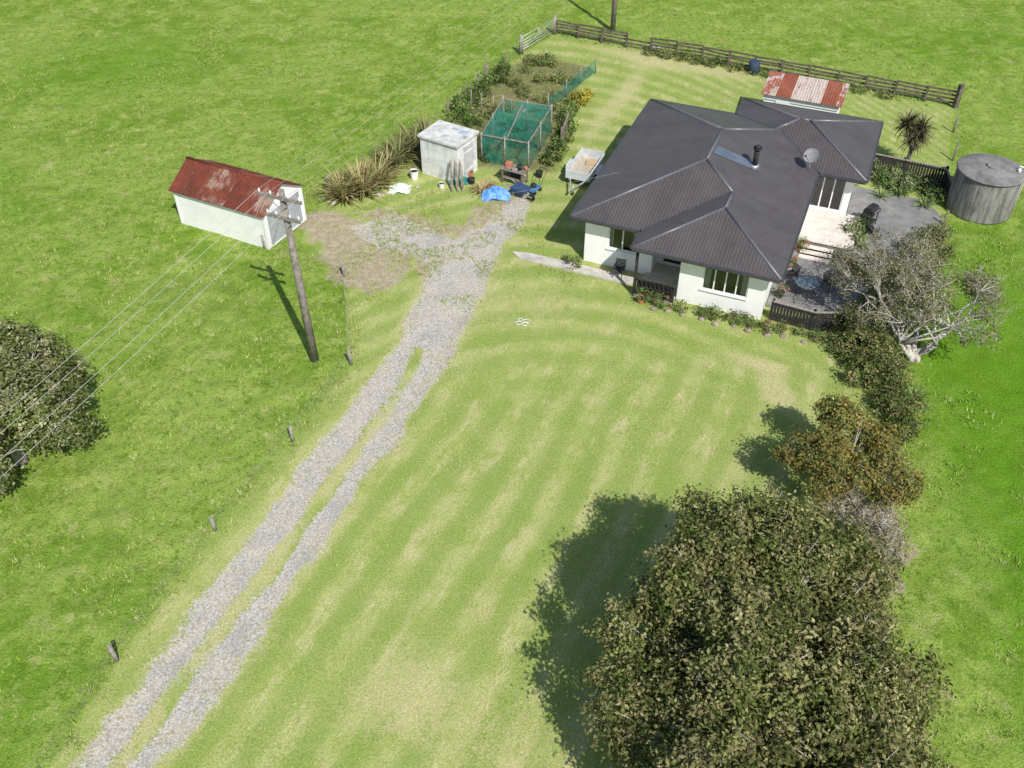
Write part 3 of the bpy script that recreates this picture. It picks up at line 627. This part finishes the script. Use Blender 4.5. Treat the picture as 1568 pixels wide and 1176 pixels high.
def chair(mb):
    for x in (-.22,.22):
        for y in (-.2,.22): mb.beam((x,y,0),(x*.9,y*.9,.44),.03,.03,0)
        mb.beam((x,.2,.44),(x,.3,.9),.03,.03,0); mb.beam((x,-.22,.64),(x,.24,.66),.05,.03,0); mb.beam((x,-.2,.42),(x,-.22,.64),.03,.03,0)
    mb.box((0,0,.45),(.46,.46,.03),0,0)
    for k in range(5): mb.beam((-.2,.21+.02*k,.5+.085*k),(.2,.21+.02*k,.5+.085*k),.02,.06,0)
place(chair,'outdoor_chair',[TRIM],2.55,-.2)
place(chair,'outdoor_chair',[TRIM],13.2,7.9,2.5)
place(chair,'outdoor_chair',[TRIM],11.9,2.6,1.0)
place(chair,'outdoor_chair',[TRIM],10.1,2.6,-.8)
def table(mb):
    mb.cyl((0,0,.70),(0,0,.72),.55,.55,28,0); mb.tube([(.55*math.cos(t),.55*math.sin(t),.71) for t in [2*math.pi*k/28 for k in range(29)]],[.02]*29,6,1)
    for k in range(4):
        a=k*math.pi/2+.4; mb.beam((.5*math.cos(a),.5*math.sin(a),0),(.15*math.cos(a),.15*math.sin(a),.7),.03,.03,1)
place(table,'round_glass_table',[mottled('table_top',(.14,.19,.22),(.2,.26,.3),2,.3,.5,.02),TRIM],10.95,1.75)
def pot(r,h): 
    def f(mb):
        mb.tube([(0,0,0),(0,0,h*.9),(0,0,h)],[r*.7,r,r*1.08],16,0,cap=False); mb.cyl((0,0,.02),(0,0,h*.88),r*.66,r*.92,12,1)
    return f
PT=[(12.9,5.3,.22,.35,BLUE),(13.3,4.9,.18,.3,TERR),(12.6,4.6,.16,.25,BLUE),(13.6,5.9,.2,.3,TERR),(9.9,1.1,.2,.35,TRIM),(10.1,5.3,.18,.3,TERR),(9.9,3.8,.16,.3,TERR),(12.1,4.9,.2,.3,BLUE),(4.1,-1.7,.2,.3,TERR),(12.5,3.9,.18,.3,TERR),(13.0,3.9,.15,.25,BLUE)]
for a,b,r,h,mt in PT: place(pot(r,h),'plant_pot',[mt,INT],a,b)
bush('potted_plants',[(*H2W(p[0],p[1]),.5,.28,.28,.28) for p in PT],150,22,.09,[(.12,.2,.06),(.2,.28,.1),(.16,.22,.08),(.4,.14,.14)],.16,20)
def bbq(mb):
    for x in (-.45,.45):
        for y in (-.22,.22): mb.beam((x,y,0),(x,y,.8),.04,.04,0)
    mb.box((0,0,.85),(1.2,.5,.12),0,0); mb.box((0,0,.3),(1.0,.45,.04),0,0)
    pr=[(-.26,.0),(-.25,.18),(-.14,.3),(.14,.3),(.25,.18),(.26,0)]
    for k in range(5):
        a=pr[k];b=pr[k+1]; mb.face([(-.35,a[0],.91+a[1]),(.35,a[0],.91+a[1]),(.35,b[0],.91+b[1]),(-.35,b[0],.91+b[1])],0)
    for x in (-.35,.35): mb.face([(x,a,.91+b) for a,b in pr],0)
    mb.beam((-.25,-.3,1.02),(.25,-.3,1.02),.03,.03,1)
place(bbq,'gas_barbecue',[BLK,METAL],12.9,8.9,1.2)

def paling(name,p,h=.95,mat=DWOOD,gap=.14,pw=.12):
    mb=MB()
    for k in range(len(p)-1):
        a=Vector((*p[k],0));b=Vector((*p[k+1],0)); L=(b-a).length; d=(b-a)/L; rz=math.atan2(d.y,d.x); n=int(L/gap)
        for j in range(n+1):
            c=a+d*(j*L/n); mb.box((c.x,c.y,h/2),(pw,.02,h*random.uniform(.97,1.02)),rz,0)
        for z in (.25,h-.15):
            o=Vector((-d.y,d.x,0))*.035; mb.beam(a+o+Vector((0,0,z)),b+o+Vector((0,0,z)),.05,.08,0)
        mb.beam(a+Vector((0,0,h+.02)),b+Vector((0,0,h+.02)),.1,.04,1)
        m_=max(1,int(L/1.8))
        for j in range(m_+1):
            c=a+d*(j*L/m_)+Vector((-d.y,d.x,0))*.07; mb.box((c.x,c.y,(h+.1)/2),(.1,.1,h+.1),rz,0)
    return mb.build(name,[mat,GWOOD if mat is DWOOD else mat])
paling('paling_fence',[(11.55,33.75),(13.2,32.95),(14.5,32.9)],1.0)
paling('paling_fence',[(19.3,47.4),(23.2,45.5),(22.9,43.6)],1.1)

# ---------------------------------------------------------------- garden shed behind the house
gs=empty('garden_shed',(14.57,52.4,0),-math.atan2(1.75,4.06)); mb=MB(); 
L_,D_=4.4,2.2
def simple_openbox(mb,L,D,h0,h1,m=0):
    mb.face([(0.1,.1,0),(L-.1,.1,0),(L-.1,.1,h0),(.1,.1,h0)],m); mb.face([(L-.1,.1,0),(L-.1,D-.1,0),(L-.1,D-.1,h1),(L-.1,.1,h0)],m)
    mb.face([(L-.1,D-.1,0),(.1,D-.1,0),(.1,D-.1,h1),(L-.1,D-.1,h1)],m); mb.face([(.1,D-.1,0),(.1,.1,0),(.1,.1,h0),(.1,D-.1,h1)],m)
simple_openbox(mb,L_,D_,2.14,2.5); mb.box((2.2,.06,1.98),(4.3,.04,.22),0,1); mb.box((1.2,.06,.95),(.8,.05,1.85),0,1)
mb.build('walls',[WHITE,WTRIM],gs)
mb=MB(); mb.face([(-.1,-.1,2.2),(L_+.1,-.1,2.2),(L_+.1,D_+.15,2.6),(-.1,D_+.15,2.6)],0,[(0,0),(L_+.2,0),(L_+.2,2.4),(0,2.4)]); mb.face([(-.1,-.1,2.17),(-.1,D_+.15,2.57),(L_+.1,D_+.15,2.57),(L_+.1,-.1,2.17)],0,[(0,0)]*4)
mb.build('roof',[RUST2],gs)

# ---------------------------------------------------------------- old farm shed (left)
fs=empty('farm_shed',(-16.87,41.8,0),-math.atan2(2.4,4.88)); L_,D_=5.45,3.05; hw=2.05; hr=2.95
mb=MB()
mb.face([(0,0,0),(L_,0,0),(L_,0,hw),(0,0,hw)],0); mb.face([(L_,D_,0),(0,D_,0),(0,D_,hw),(L_,D_,hw)],0)
mb.face([(0,D_,0),(0,0,0),(0,0,hw),(0,D_/2,hr-.05),(0,D_,hw)],0); mb.face([(L_,0,0),(L_,D_,0),(L_,D_,hw),(L_,D_/2,hr-.05),(L_,0,hw)],0)
for x in (0,L_): 
    for y in (0,D_): mb.box((x,y,hw/2-.02),(.1,.1,hw-.06),0,1)
mb.build('walls',[mottled('limewashed_iron',(.8,.8,.78),(.87,.87,.85),1.3,.7,.2,.2,.01,(.7,.65,.57),1.2,t3=(.62,.85)),WTRIM],fs)
mb=MB()
for sgn in (0,1):
    y0=-.18 if sgn==0 else D_+.18; z0=hw-.09
    p=[(-.2,y0,z0),(L_+.2,y0,z0),(L_+.2,D_/2,hr),(-.2,D_/2,hr)]
    if sgn: p=[p[1],p[0],p[3],p[2]]
    mb.face(p,0,[(0,0),(L_+.4,0),(L_+.4,2),(0,2)])
    mb.face([(a,b,c-.03) for a,b,c in p][::-1],0,[(0,0)]*4)
mb.tube([(-.2,D_/2,hr),(L_+.2,D_/2,hr)],[.07,.07],6,0)
mb.build('roof',[RUST],fs)
mb=MB()
SHD=corrugated('grey_corrugated_door',(.33,.36,.39),(.42,.45,.47),.15,.6,(.27,.27,.27),(.6,.8),spec=.3)
for y in (.25,1.6):
    mb.face([(L_+.05,y,.05),(L_+.05,y+1.2,.05),(L_+.05,y+1.2,1.95),(L_+.05,y,1.95)],0,[(0,0),(1.2,0),(1.2,2),(0,2)])
    for z in (.1,1.9): mb.beam((L_+.08,y,z),(L_+.08,y+1.2,z),.04,.07,1)
mb.beam((L_+.08,.27,.12),(L_+.08,1.42,1.85),.03,.06,2)
mb.build('doors',[SHD,WTRIM,GWOOD],fs)

# ---------------------------------------------------------------- white block shed
bs=empty('white_block_shed',(-4.96,47.0,0),-math.atan2(1.27,2.08)); mb=MB()
PLW=mottled('stained_plaster',(.62,.62,.6),(.76,.76,.74),2,.9,.1,.4,.01,(.40,.40,.39),1.3,t3=(.48,.72))
mb.box((1.2,.95,1.1),(2.4,1.9,2.2),0,0); mb.box((1.2,.95,2.26),(2.6,2.1,.12),0,3)
mb.box((2.43,1.0,1.0),(.06,.85,1.9),0,1); mb.box((2.47,1.0,.5),(.03,.8,.07),0,0); mb.box((2.47,1.0,1.6),(.03,.8,.07),0,0)
mb.box((1.9,1.4,2.34),(.5,.35,.05),.2,2)
mb.build('block_walls',[PLW,mottled('old_door',(.42,.42,.42),(.55,.55,.54)),mottled('blue_grey_sheet',(.3,.4,.5),(.4,.5,.6)),mottled('stained_slab',(.5,.5,.48),(.66,.66,.64),2.5,.9,.1,.4,.01,(.3,.3,.29),1.6)],bs)

# ---------------------------------------------------------------- water tank
wt=empty('concrete_water_tank',(24.4,43.3,0)); 
m,nt,out=newmat('stained_concrete'); g=N(nt); o=g.obj(); mp=g.node('ShaderNodeMapping'); mp.inputs['Scale'].default_value=(2.5,2.5,.25); g.link(o,mp.inputs[0])
n1=g.noise(1.6,6,.7,mp.outputs[0]); col=g.mix(g.ramp(n1,.38,.62),(.13,.125,.118),(.30,.29,.27)); col=g.mix(g.ramp(g.noise(.9,5,.7,o),.45,.7,0,.7),col,(.09,.086,.08))
g.princ(out,col,.95,.1,0,g.bump(g.noise(10,4,.6,o),.4,.01)); TANK=m
mb=MB(); r=1.62
mb.tube([(0,0,0),(0,0,.08),(0,0,2.1),(0,0,2.2)],[r,r,r,r-.02],48,0)
mb.tube([(0,0,2.19),(0,0,2.27),(0,0,2.29),(0,0,2.44)],[r+.06,r+.06,r+.02,.3],48,1); mb.cyl((0,0,2.42),(0,0,2.52),.32,.3,16,1)
mb.cyl((1.2,-.4,2.3),(1.2,-.4,2.5),.08,.08,10,2)
mb.tube([(1.75,-.2,0),(1.75,-.2,2.4),(1.2,-.2,2.55)],[.04,.04,.04],8,2)
mb.build('tank_body',[TANK,mottled('tank_lid',(.17,.165,.16),(.27,.26,.25),1.5,.9,.1,.3,.01,(.12,.12,.115),.8),WTRIM],wt)

# ---------------------------------------------------------------- poles and wires
def pole(name,x,y,h,lean,arms,rz):
    mb=MB(); lx,ly=lean
    mb.tube([(x,y,-.2),(x+lx*.5,y+ly*.5,h*.5),(x+lx,y+ly,h)],[.19,.16,.12],12,0)
    d=Vector((math.cos(rz),math.sin(rz),0)); ins=[]
    for z,w_ in arms:
        c=Vector((x+lx*z/h,y+ly*z/h,z)); o=Vector((-d.y,d.x,0))*-.17
        mb.beam(c-d*w_/2+o,c+d*w_/2+o,.1,.12,0)
        mb.beam(c-d*w_*.3+o*1.3,c+o*.8-Vector((0,0,.55)),.02,.04,2); mb.beam(c+d*w_*.3+o*1.3,c+o*.8-Vector((0,0,.55)),.02,.04,2)
        for k in (-.46,-.2,.2,.46):
            p=c+d*w_*k+o+Vector((0,0,.06)); mb.tube([p,p+Vector((0,0,.06)),p+Vector((0,0,.12)),p+Vector((0,0,.17))],[.025,.045,.035,.02],8,1); ins.append(p+Vector((0,0,.15)))
    mb.build(name,[WOODP,WTRIM,METAL]); return ins
WOODP=mottled('pole_wood',(.17,.15,.13),(.29,.26,.23),5,.9,.1,.5)
ra=math.atan2(-.39,.92)
i1=pole('utility_pole',-8.43,31.0,8.1,(-.15,.1),[(7.85,1.9),(7.0,1.5)],ra)
i2=pole('utility_pole',7.2,67.47,8.3,(0,0),[(8.0,1.9)],ra)
mb=MB()
def wire(a,b,sag,r=.0085,n=14):
    a=Vector(a);b=Vector(b); mb.tube([a.lerp(b,k/n)-Vector((0,0,4*sag*(k/n)*(1-k/n))) for k in range(n+1)],[r]*(n+1),4,0,cap=False)
for k in (0,1,2,3):
    wire(i1[k],i2[k],.7,.005); e=Vector(i1[k])+Vector((-15.6,-37,.4)); wire(i1[k],e,.7)
wire(i1[7],(*H2W(1,4),3.1),.3,.004)
mb.build('power_lines',[mottled('wire_aluminium',(.4,.4,.4),(.5,.5,.5),3,.5,.5)])

# ---------------------------------------------------------------- post and wire fences
def wirefence(name,line,spacing,h=.95,pr=.07,mat=GWOOD,wires=3,jitter=.06):
    mb=MB(); tops=[]
    for k in range(len(line)-1):
        a=Vector((*line[k],0));b=Vector((*line[k+1],0)); n=max(1,round((b-a).length/spacing))
        for j in range(n+(k==len(line)-2)):
            p=a.lerp(b,j/n); hh=h*random.uniform(.9,1.1); l=Vector((random.uniform(-jitter,jitter),random.uniform(-jitter,jitter),hh))
            mb.tube([p-Vector((0,0,.1)),p+l],[pr,pr*.9],8,0); tops.append((p,l))
    for k in range(len(tops)-1):
        for w_ in range(wires):
            f_=.35+.6*w_/max(1,wires-1); mb.tube([tops[k][0]+tops[k][1]*f_,tops[k+1][0]+tops[k+1][1]*f_],[.003,.003],3,1,cap=False)
    return mb.build(name,[mat,METAL])
wirefence('post_and_wire_fence',[(-13.4,12),(-12.3,16.4),(-10.46,21.6),(-8.5,26.05),(-6.82,30.65),(-7.97,37.1),(-12.2,39.5)],5.4,.8,.075)
wirefence('post_and_wire_fence',[(-9.8,44.8),(-5,51.2),(-2.8,56.5),(.7,63.5)],2.4,1.1,.06,WOOD,4)
wirefence('post_and_wire_fence',[(27.3,55.2),(24.9,48.5),(23.4,45.8)],3.2,1.0,.06,WOOD,4)
wirefence('post_and_wire_fence',[(22.0,41.6),(19.5,36.5),(17.2,32.5)],2.8,.9,.06,WOOD,3)
wirefence('garden_stake_fence',[(-3.2,54.9),(-1.2,54.2),(.6,53.2)],.8,1.4,.035,GWOOD,2,.1)
wirefence('garden_stake_fence',[(-2.4,57.2),(-1.5,59.5)],.9,1.3,.04,WOOD,2,.1)
mb=MB(); a=Vector((3.06,66.9,0));b=Vector((27.3,55.2,0)); n=15; d=(b-a).normalized(); pp=[]
for j in range(n+1):
    p=a.lerp(b,j/n)+Vector((random.uniform(-.06,.06),random.uniform(-.06,.06),0)); mb.box((p.x,p.y,.5),(.13,.13,1.0*random.uniform(.95,1.12)),math.atan2(d.y,d.x),0); pp.append(p)
for j in range(n):
    for z in (.28,.5,.72,.93):
        if random.random()<.07: continue
        mb.beam(pp[j]+Vector((-.1*d.y,.1*d.x,z+random.uniform(-.05,.05)))*1,pp[j+1]+Vector((-.1*d.y,.1*d.x,z+random.uniform(-.06,.06))),.04,.12,0)
mb.box((27.35,55.15,.75),(.26,.26,1.5),.3,0)
mb.build('timber_rail_fence',[mottled('old_dark_timber',(.09,.07,.058),(.18,.15,.125),4,.9,.1,.5)])
mb=MB(); a=Vector((.75,63.6,0)); b=Vector((2.95,66.8,0))
for z in (.25,.45,.65,.85,1.15): mb.tube([a+Vector((0,0,z)),b+Vector((0,0,z))],[.02,.02],6,0)
for t in (0,.5,1): p=a.lerp(b,t); mb.tube([p+Vector((0,0,.2)),p+Vector((0,0,1.17))],[.02,.02],6,0)
mb.beam(a+Vector((0,0,.25)),b+Vector((0,0,1.15)),.02,.03,0)
for p in (a-Vector((.15,.2,0)),b+Vector((.08,.12,0))): mb.tube([p,p+Vector((0,0,1.35))],[.12,.11],10,1)
mb.build('metal_farm_gate',[METAL,GWOOD])

# ---------------------------------------------------------------- netting
m,nt,out=newmat('green_shade_netting'); g=N(nt); o=g.obj()
dif=g.node('ShaderNodeBsdfDiffuse'); g.val(dif.inputs[0],g.mix(g.noise(2,3,.6,o),(.02,.17,.12),(.05,.28,.21)))
tr=g.node('ShaderNodeBsdfTransparent'); mx=g.node('ShaderNodeMixShader'); g.link(g.ramp(g.noise(1.7,3,.6,o),.3,.7,.25,.62),mx.inputs[0]); g.link(tr.outputs[0],mx.inputs[1]); g.link(dif.outputs[0],mx.inputs[2]); g.link(mx.outputs[0],out.inputs[0]); NET=m
def netsheet(mb,a,b,z0,z1,n=12,mz=5,wob=.06,m=0):
    a=Vector((*a,0));b=Vector((*b,0)); nrm=(b-a).normalized(); nrm=Vector((-nrm.y,nrm.x,0)); g_=[]
    for j in range(mz+1):
        g_.append([a.lerp(b,i/n)+nrm*wob*random.uniform(-1,1)+Vector((0,0,z0+(z1-z0)*j/mz+(random.uniform(-.08,.03) if j==mz else 0))) for i in range(n+1)])
    for j in range(mz):
        for i in range(n): mb.face([g_[j][i],g_[j][i+1],g_[j+1][i+1],g_[j+1][i]],m,smooth=True)
Q=[(-1.7,48.3),(.9,47.3),(2.3,51.8),(-.5,52.9)]
mb=MB()
for k in range(4): netsheet(mb,Q[k],Q[(k+1)%4],.02,1.6)
n=10; g_=[]
for i in range(n+1):
    row=[]
    for j in range(n+1):
        u,v=i/n,j/n; A_=Vector((*Q[0],0)).lerp(Vector((*Q[1],0)),u); B_=Vector((*Q[3],0)).lerp(Vector((*Q[2],0)),u); p=A_.lerp(B_,v)
        p.z=1.62-.35*math.sin(math.pi*u)*math.sin(math.pi*v)*abs(math.cos(2*math.pi*v))+random.uniform(-.04,.04); row.append(p)
    g_.append(row)
for i in range(n):
    for j in range(n):
        if i<3 and j>6: continue
        mb.face([g_[i][j],g_[i+1][j],g_[i+1][j+1],g_[i][j+1]],0,smooth=True)
for k in range(4):
    a=Vector((*Q[k],0));b=Vector((*Q[(k+1)%4],0))
    for t in (0,.5): p=a.lerp(b,t); mb.tube([p,p+Vector((0,0,1.8))],[.05,.045],8,1)
    mb.beam(a+Vector((0,0,1.66)),b+Vector((0,0,1.66)),.04,.06,1)
mb.beam((-1.5,48.4,.1),(.8,51.6,1.6),.05,.08,1); mb.beam((-.3,47.9,1.6),(.6,52.2,1.6),.05,.06,1)
mb.build('netted_garden_enclosure',[NET,GWOOD])
bush('netted_crop_plants',[(x,y,.3,.5,.5,.45) for x,y in inpoly(11,Q,8)],180,20,.13,DKG,.24,31)
mb=MB(); ln=[(2.2,54.6),(3.4,56.6),(4.4,58.6),(5.5,60.3)]
for k in range(3):
    netsheet(mb,ln[k],ln[k+1],.05,.95,6,3,.05)
for p in ln: mb.tube([(p[0],p[1],0),(p[0],p[1],1.15)],[.04,.035],6,1)
mb.build('green_netting_fence',[NET,GWOOD])
paling('garden_wicket_fence',[(2.9,49.9),(3.3,51.9)],1.2,WOOD,gap=.12,pw=.05)

# ---------------------------------------------------------------- trailer
tl=empty('box_trailer',(4.0,46.7,-.1),HR); mb=MB(); LW,LL=1.35,2.5
mb.box((0,0,.52),(LW,LL,.05),0,1)
for x in (-1,1): mb.box((x*LW/2,0,.72),(.04,LL,.42),0,0); mb.beam((x*LW/2,-LL/2,.94),(x*LW/2,LL/2,.94),.06,.05,0); mb.beam((x*LW*.35,-LL/2,.45),(x*LW*.35,LL/2,.45),.06,.1,2)
mb.box((0,LL/2,.8),(LW,.04,.55),0,0); mb.box((0,-LL/2,.72),(LW,.04,.42),0,0)
for y in (-LL/2,): mb.beam((-LW/2,y,.95),(LW/2,y,.95),.05,.05,0)
for x in (-1,1):
    c=x*(LW/2+.16); mb.tube([(c-.1,0,.42),(c-.08,0,.42),(c+.08,0,.42),(c+.1,0,.42)],[.26,.32,.32,.26],20,3); mb.cyl((c-.105,0,.42),(c+.105,0,.42),.15,.15,12,2)
    pr=[(-.5,.62),(-.35,.78),(.35,.78),(.5,.62)]
    for k in range(3): a=pr[k];b=pr[k+1]; mb.hexa([(c-.13,a[0],a[1]-.015),(c+.13,a[0],a[1]-.015),(c+.13,b[0],b[1]-.015),(c-.13,b[0],b[1]-.015),(c-.13,a[0],a[1]),(c+.13,a[0],a[1]),(c+.13,b[0],b[1]),(c-.13,b[0],b[1])],0)
mb.beam((-.4,-LL/2,.45),(0,-LL/2-1.1,.45),.06,.08,2); mb.beam((.4,-LL/2,.45),(0,-LL/2-1.1,.45),.06,.08,2); mb.beam((0,-LL/2-1.05,.45),(0,-LL/2-1.3,.47),.08,.1,2)
mb.tube([(.06,-LL/2-.95,.2),(.12,-LL/2-.95,.2)],[.11,.11],12,3); mb.cyl((0.09,-LL/2-.95,.2),(0.09,-LL/2-.95,.7),.03,.03,8,2); mb.box((.2,.7,.6),(.7,.6,.1),.2,4)
mb.build('trailer_body',[mottled('trailer_pale_paint',(.5,.53,.54),(.64,.66,.66),3,.5,.4,.1,.01,(.4,.36,.32),2.0,t3=(.6,.75)),mottled('plywood_bed',(.4,.34,.27),(.5,.43,.35),3),METAL,BLK,mottled('cardboard',(.45,.33,.2),(.5,.38,.24))],tl)

# ---------------------------------------------------------------- clutter by the garden
def tarp(cx,cy,r,h,name,mat,seed):
    rr=random.Random(seed); mb=MB(); n=14; g_=[]
    for i in range(n+1):
        row=[]
        for j in range(n+1):
            u=(i/n-.5)*2;v=(j/n-.5)*2; e=max(0,1-(u*u+v*v)*.75); row.append((cx+u*r*(1+.1*rr.random()),cy+v*r*.75*(1+.1*rr.random()),.02+h*e*(.6+.5*rr.random())))
        g_.append(row)
    for i in range(n):
        for j in range(n): mb.face([g_[i][j],g_[i+1][j],g_[i+1][j+1],g_[i][j+1]],0)
    mb.build(name,[mat])
tarp(-.85,44.55,.72,.5,'blue_tarpaulin_heap',mottled('blue_tarp',(.05,.22,.6),(.2,.4,.72),3,.6,.2,.3),4)
mb=MB()
c=(.45,44.5)
mb.hexa([(-.25,-.35,.3),(.25,-.35,.3),(.3,.3,.3),(-.3,.3,.3),(-.35,-.55,.58),(.35,-.55,.58),(.38,.45,.55),(-.38,.45,.55)],0)
mb.tube([(-.05,-.75,.2),(.05,-.75,.2)],[.2,.2],16,1)
for x in (-.24,.24): mb.beam((x*.3,-.8,.22),(x*1.3,.9,.6),.04,.04,2); mb.beam((x,.25,.35),(x,.35,0),.03,.03,2)
mb.build('wheelbarrow',[mottled('navy_paint',(.03,.06,.14),(.05,.1,.2),4,.5),BLK,METAL],None,(c[0],c[1],0),.9)
mb=MB()
mb.box((0,0,.24),(.5,.75,.14),0,0,.85); mb.tube([(0,0,.3),(0,0,.45),(0,0,.48)],[.17,.16,.1],14,1)
for x in (-.28,.28):
    for y in (-.28,.28): mb.tube([(x-.03,y,.11),(x+.03,y,.11)],[.11,.11],14,1)
    mb.tube([(x*.8,.35,.25),(x*.8,1.0,.95)],[.015,.015],6,1)
mb.tube([(-.22,1.0,.95),(.22,1.0,.95)],[.015,.015],6,1)
mb.build('lawn_mower',[mottled('mower_blue',(.04,.15,.35),(.06,.2,.4),4,.4),BLK],None,(1.15,45.0,0),-.6)
mb=MB()
for x in (-.6,.6):
    for y in (-.3,.3): mb.box((x,y,.4),(.08,.08,.8),0,0)
for k in range(5): mb.box((0,-.32+k*.16,.82),(1.5,.14,.04),0,0)
for k in range(4): mb.box((0,-.25+k*.17,.3),(1.3,.14,.03),0,0)
mb.box((-.4,.1,.95),(.35,.3,.22),.3,1); mb.cyl((.3,0,.84),(.3,0,1.12),.13,.15,12,2); mb.box((.1,-.2,.9),(.3,.2,.1),.6,3)
mb.cyl((.6,.15,.84),(.6,.15,1.02),.09,.09,10,1); mb.box((0,.1,.42),(.5,.35,.2),.2,2)
mb.build('potting_bench',[WOOD,TERR,BLK,GWOOD],None,(.15,46.0,0),-.5)
mb=MB()
for k in range(7): mb.beam((random.uniform(-.5,.5),random.uniform(-.3,.3),.05+.04*k),(random.uniform(-.6,.6),random.uniform(-.3,.6),.08+.04*k),.12,.03,k%2)
mb.build('scrap_timber_pile',[WOOD,GWOOD],None,(.2,47.0,0),0)
mb=MB()
for k in range(3): mb.beam((-.3+k*.3,0,.02),(-.25+k*.3+random.uniform(-.1,.1),.9,1.4),.12,.03,0)
mb.build('leaning_planks',[WOOD],None,(-2.9,45.0,0),.2)
def bucket(x,y,r,h,mat,name):
    mb=MB(); mb.tube([(0,0,0),(0,0,h)],[r*.8,r],16,0,cap=False); mb.cyl((0,0,.01),(0,0,h*.85),r*.78,r*.93,14,1); mb.tube([(r*math.cos(t),0,h+r*.2*math.sin(t)) for t in [math.pi*k/8 for k in range(9)]],[.008]*9,4,0); mb.build(name,[mat,INT],None,(x,y,0))
bucket(-5.35,46.4,.24,.5,WTRIM,'white_bucket'); bucket(-2.3,46.6,.18,.35,TERR,'bucket'); bucket(1.5,46.6,.2,.35,BLK,'bucket'); bucket(-3.8,45.4,.16,.3,WTRIM,'bucket'); bucket(-2.2,45.9,.2,.3,BLK,'bucket')
mb=MB(); mb.tube([(0,0,0),(0,0,.4),(0,0,.75),(0,0,.8)],[.33,.36,.36,.3],18,0); mb.build('dark_barrel',[mottled('navy_plastic',(.03,.05,.09),(.04,.07,.12)),],None,(15.87,60.3,0))
tarp(9.8,64.3,.35,.25,'white_sack',WTRIM,9); tarp(-6.05,45.2,.55,.35,'white_sack',mottled('pale_green_sheet',(.6,.72,.6),(.75,.78,.74)),12)
tarp(-2.9,46.1,.5,.35,'green_cover',mottled('teal_cover',(.02,.16,.13),(.04,.22,.18)),14)
def rocks(name,pts,rmin,rmax,mat):
    mb=MB()
    for x,y in pts:
        r=random.uniform(rmin,rmax); n=8; s=random.random()*9
        prof=[(.0,.8),(.35,1.0),(.75,.75),(1.0,.25)]
        b=len(mb.v)
        for z,k in prof:
            for t in range(n):
                a=2*math.pi*t/n; f_=k*(1+.35*noise.noise(Vector((math.cos(a)+s,math.sin(a),z*2)))); mb.v.append((x+r*f_*math.cos(a),y+r*f_*math.sin(a)*.8,z*r*.9-.02))
        for i in range(3):
            for t in range(n): mb.f.append((b+i*n+t,b+i*n+(t+1)%n,b+(i+1)*n+(t+1)%n,b+(i+1)*n+t)); mb.m.append(0);mb.uv.append(None);mb.sm.append(False)
        mb.f.append(tuple(b+3*n+t for t in range(n))); mb.m.append(0);mb.uv.append(None);mb.sm.append(False)
    return mb.build(name,[mat])
ROCK=mottled('brown_rock',(.22,.17,.14),(.36,.3,.26),4,.9,.1,.6)
rocks('rock_edging',[(x+random.uniform(-.1,.1),y-.42+random.uniform(-.1,.1)) for x,y in FB]+[(6.0,35.5),(5.9,35.9),(6.3,35.6),(11.9,32.5),(12.7,32.1)],.1,.2,ROCK)
rocks('rock_edging',[(-7.2+i*.28+random.uniform(-.15,.15),44.5+i*.12+random.uniform(-.2,.2)) for i in range(8)]+[(-10,44.2),(-9.7,44),(-9.4,43.7)],.1,.22,CONC)
mb=MB()
for k in range(4):
    a=2*math.pi*k/4+.5; p=(.2*math.cos(a),.17*math.sin(a)); rr=random.uniform(.11,.16); mb.tube([(p[0]+rr*math.cos(t),p[1]+rr*.8*math.sin(t),.06) for t in [2*math.pi*j/8 for j in range(8)]],[.02]*8,5,0)
mb.build('white_hose_coil',[mottled('old_white_hose',(.6,.6,.57),(.72,.72,.69))],None,(.47,33.5,0))
ct=MB(); base=(21.8,47.3)
ct.tube([(base[0],base[1],0),(base[0]+.05,base[1],1.2),(base[0]+.3,base[1]+.1,2.3)],[.14,.12,.09],8); ct.tube([(base[0]+.05,base[1],1.2),(base[0]-.5,base[1]+.2,2.5)],[.09,.06],8)
ctr=empty('cabbage_tree',(0,0,0)); ct.build('trunk',[BARK],ctr)
Vs=[];Fs=[];Cs=[];b=0
for (hx,hy,hz) in [(base[0]+.3,base[1]+.1,2.4),(base[0]-.5,base[1]+.2,2.6),(base[0],base[1],1.9)]:
    for _ in range(150):
        az=random.uniform(0,2*math.pi); el=random.uniform(-.9,1.3); L=random.uniform(.7,1.15); c=np.array(random.choice([(.09,.08,.05),(.15,.14,.07),(.05,.045,.03),(.18,.16,.1)])); px,py,pz=hx,hy,hz; r0=b; dx,dy=math.cos(az),math.sin(az)
        for k in range(4):
            ww=.035*(1-(k/3)**2)+.004; Vs+=[(px-dy*ww,py+dx*ww,pz),(px+dy*ww,py-dx*ww,pz)]; Cs+=[c,c]; b+=2; e=el-.5*k*k/3; px+=dx*math.cos(e)*L/3;py+=dy*math.cos(e)*L/3;pz+=math.sin(e)*L/3
        for k in range(3): Fs.append((r0+2*k,r0+2*k+1,r0+2*k+3,r0+2*k+2))
raw_mesh('crown',np.array(Vs),np.array(Fs),[LEAF],{'col':np.array(Cs)},parent=ctr)
straps('yucca_plant',[(20.6,44.6,60,.8,.07),(19.6,44.3,50,.7,.06),(21.6,43.4,50,.8,.06)],[(.2,.3,.1),(.35,.4,.2)])
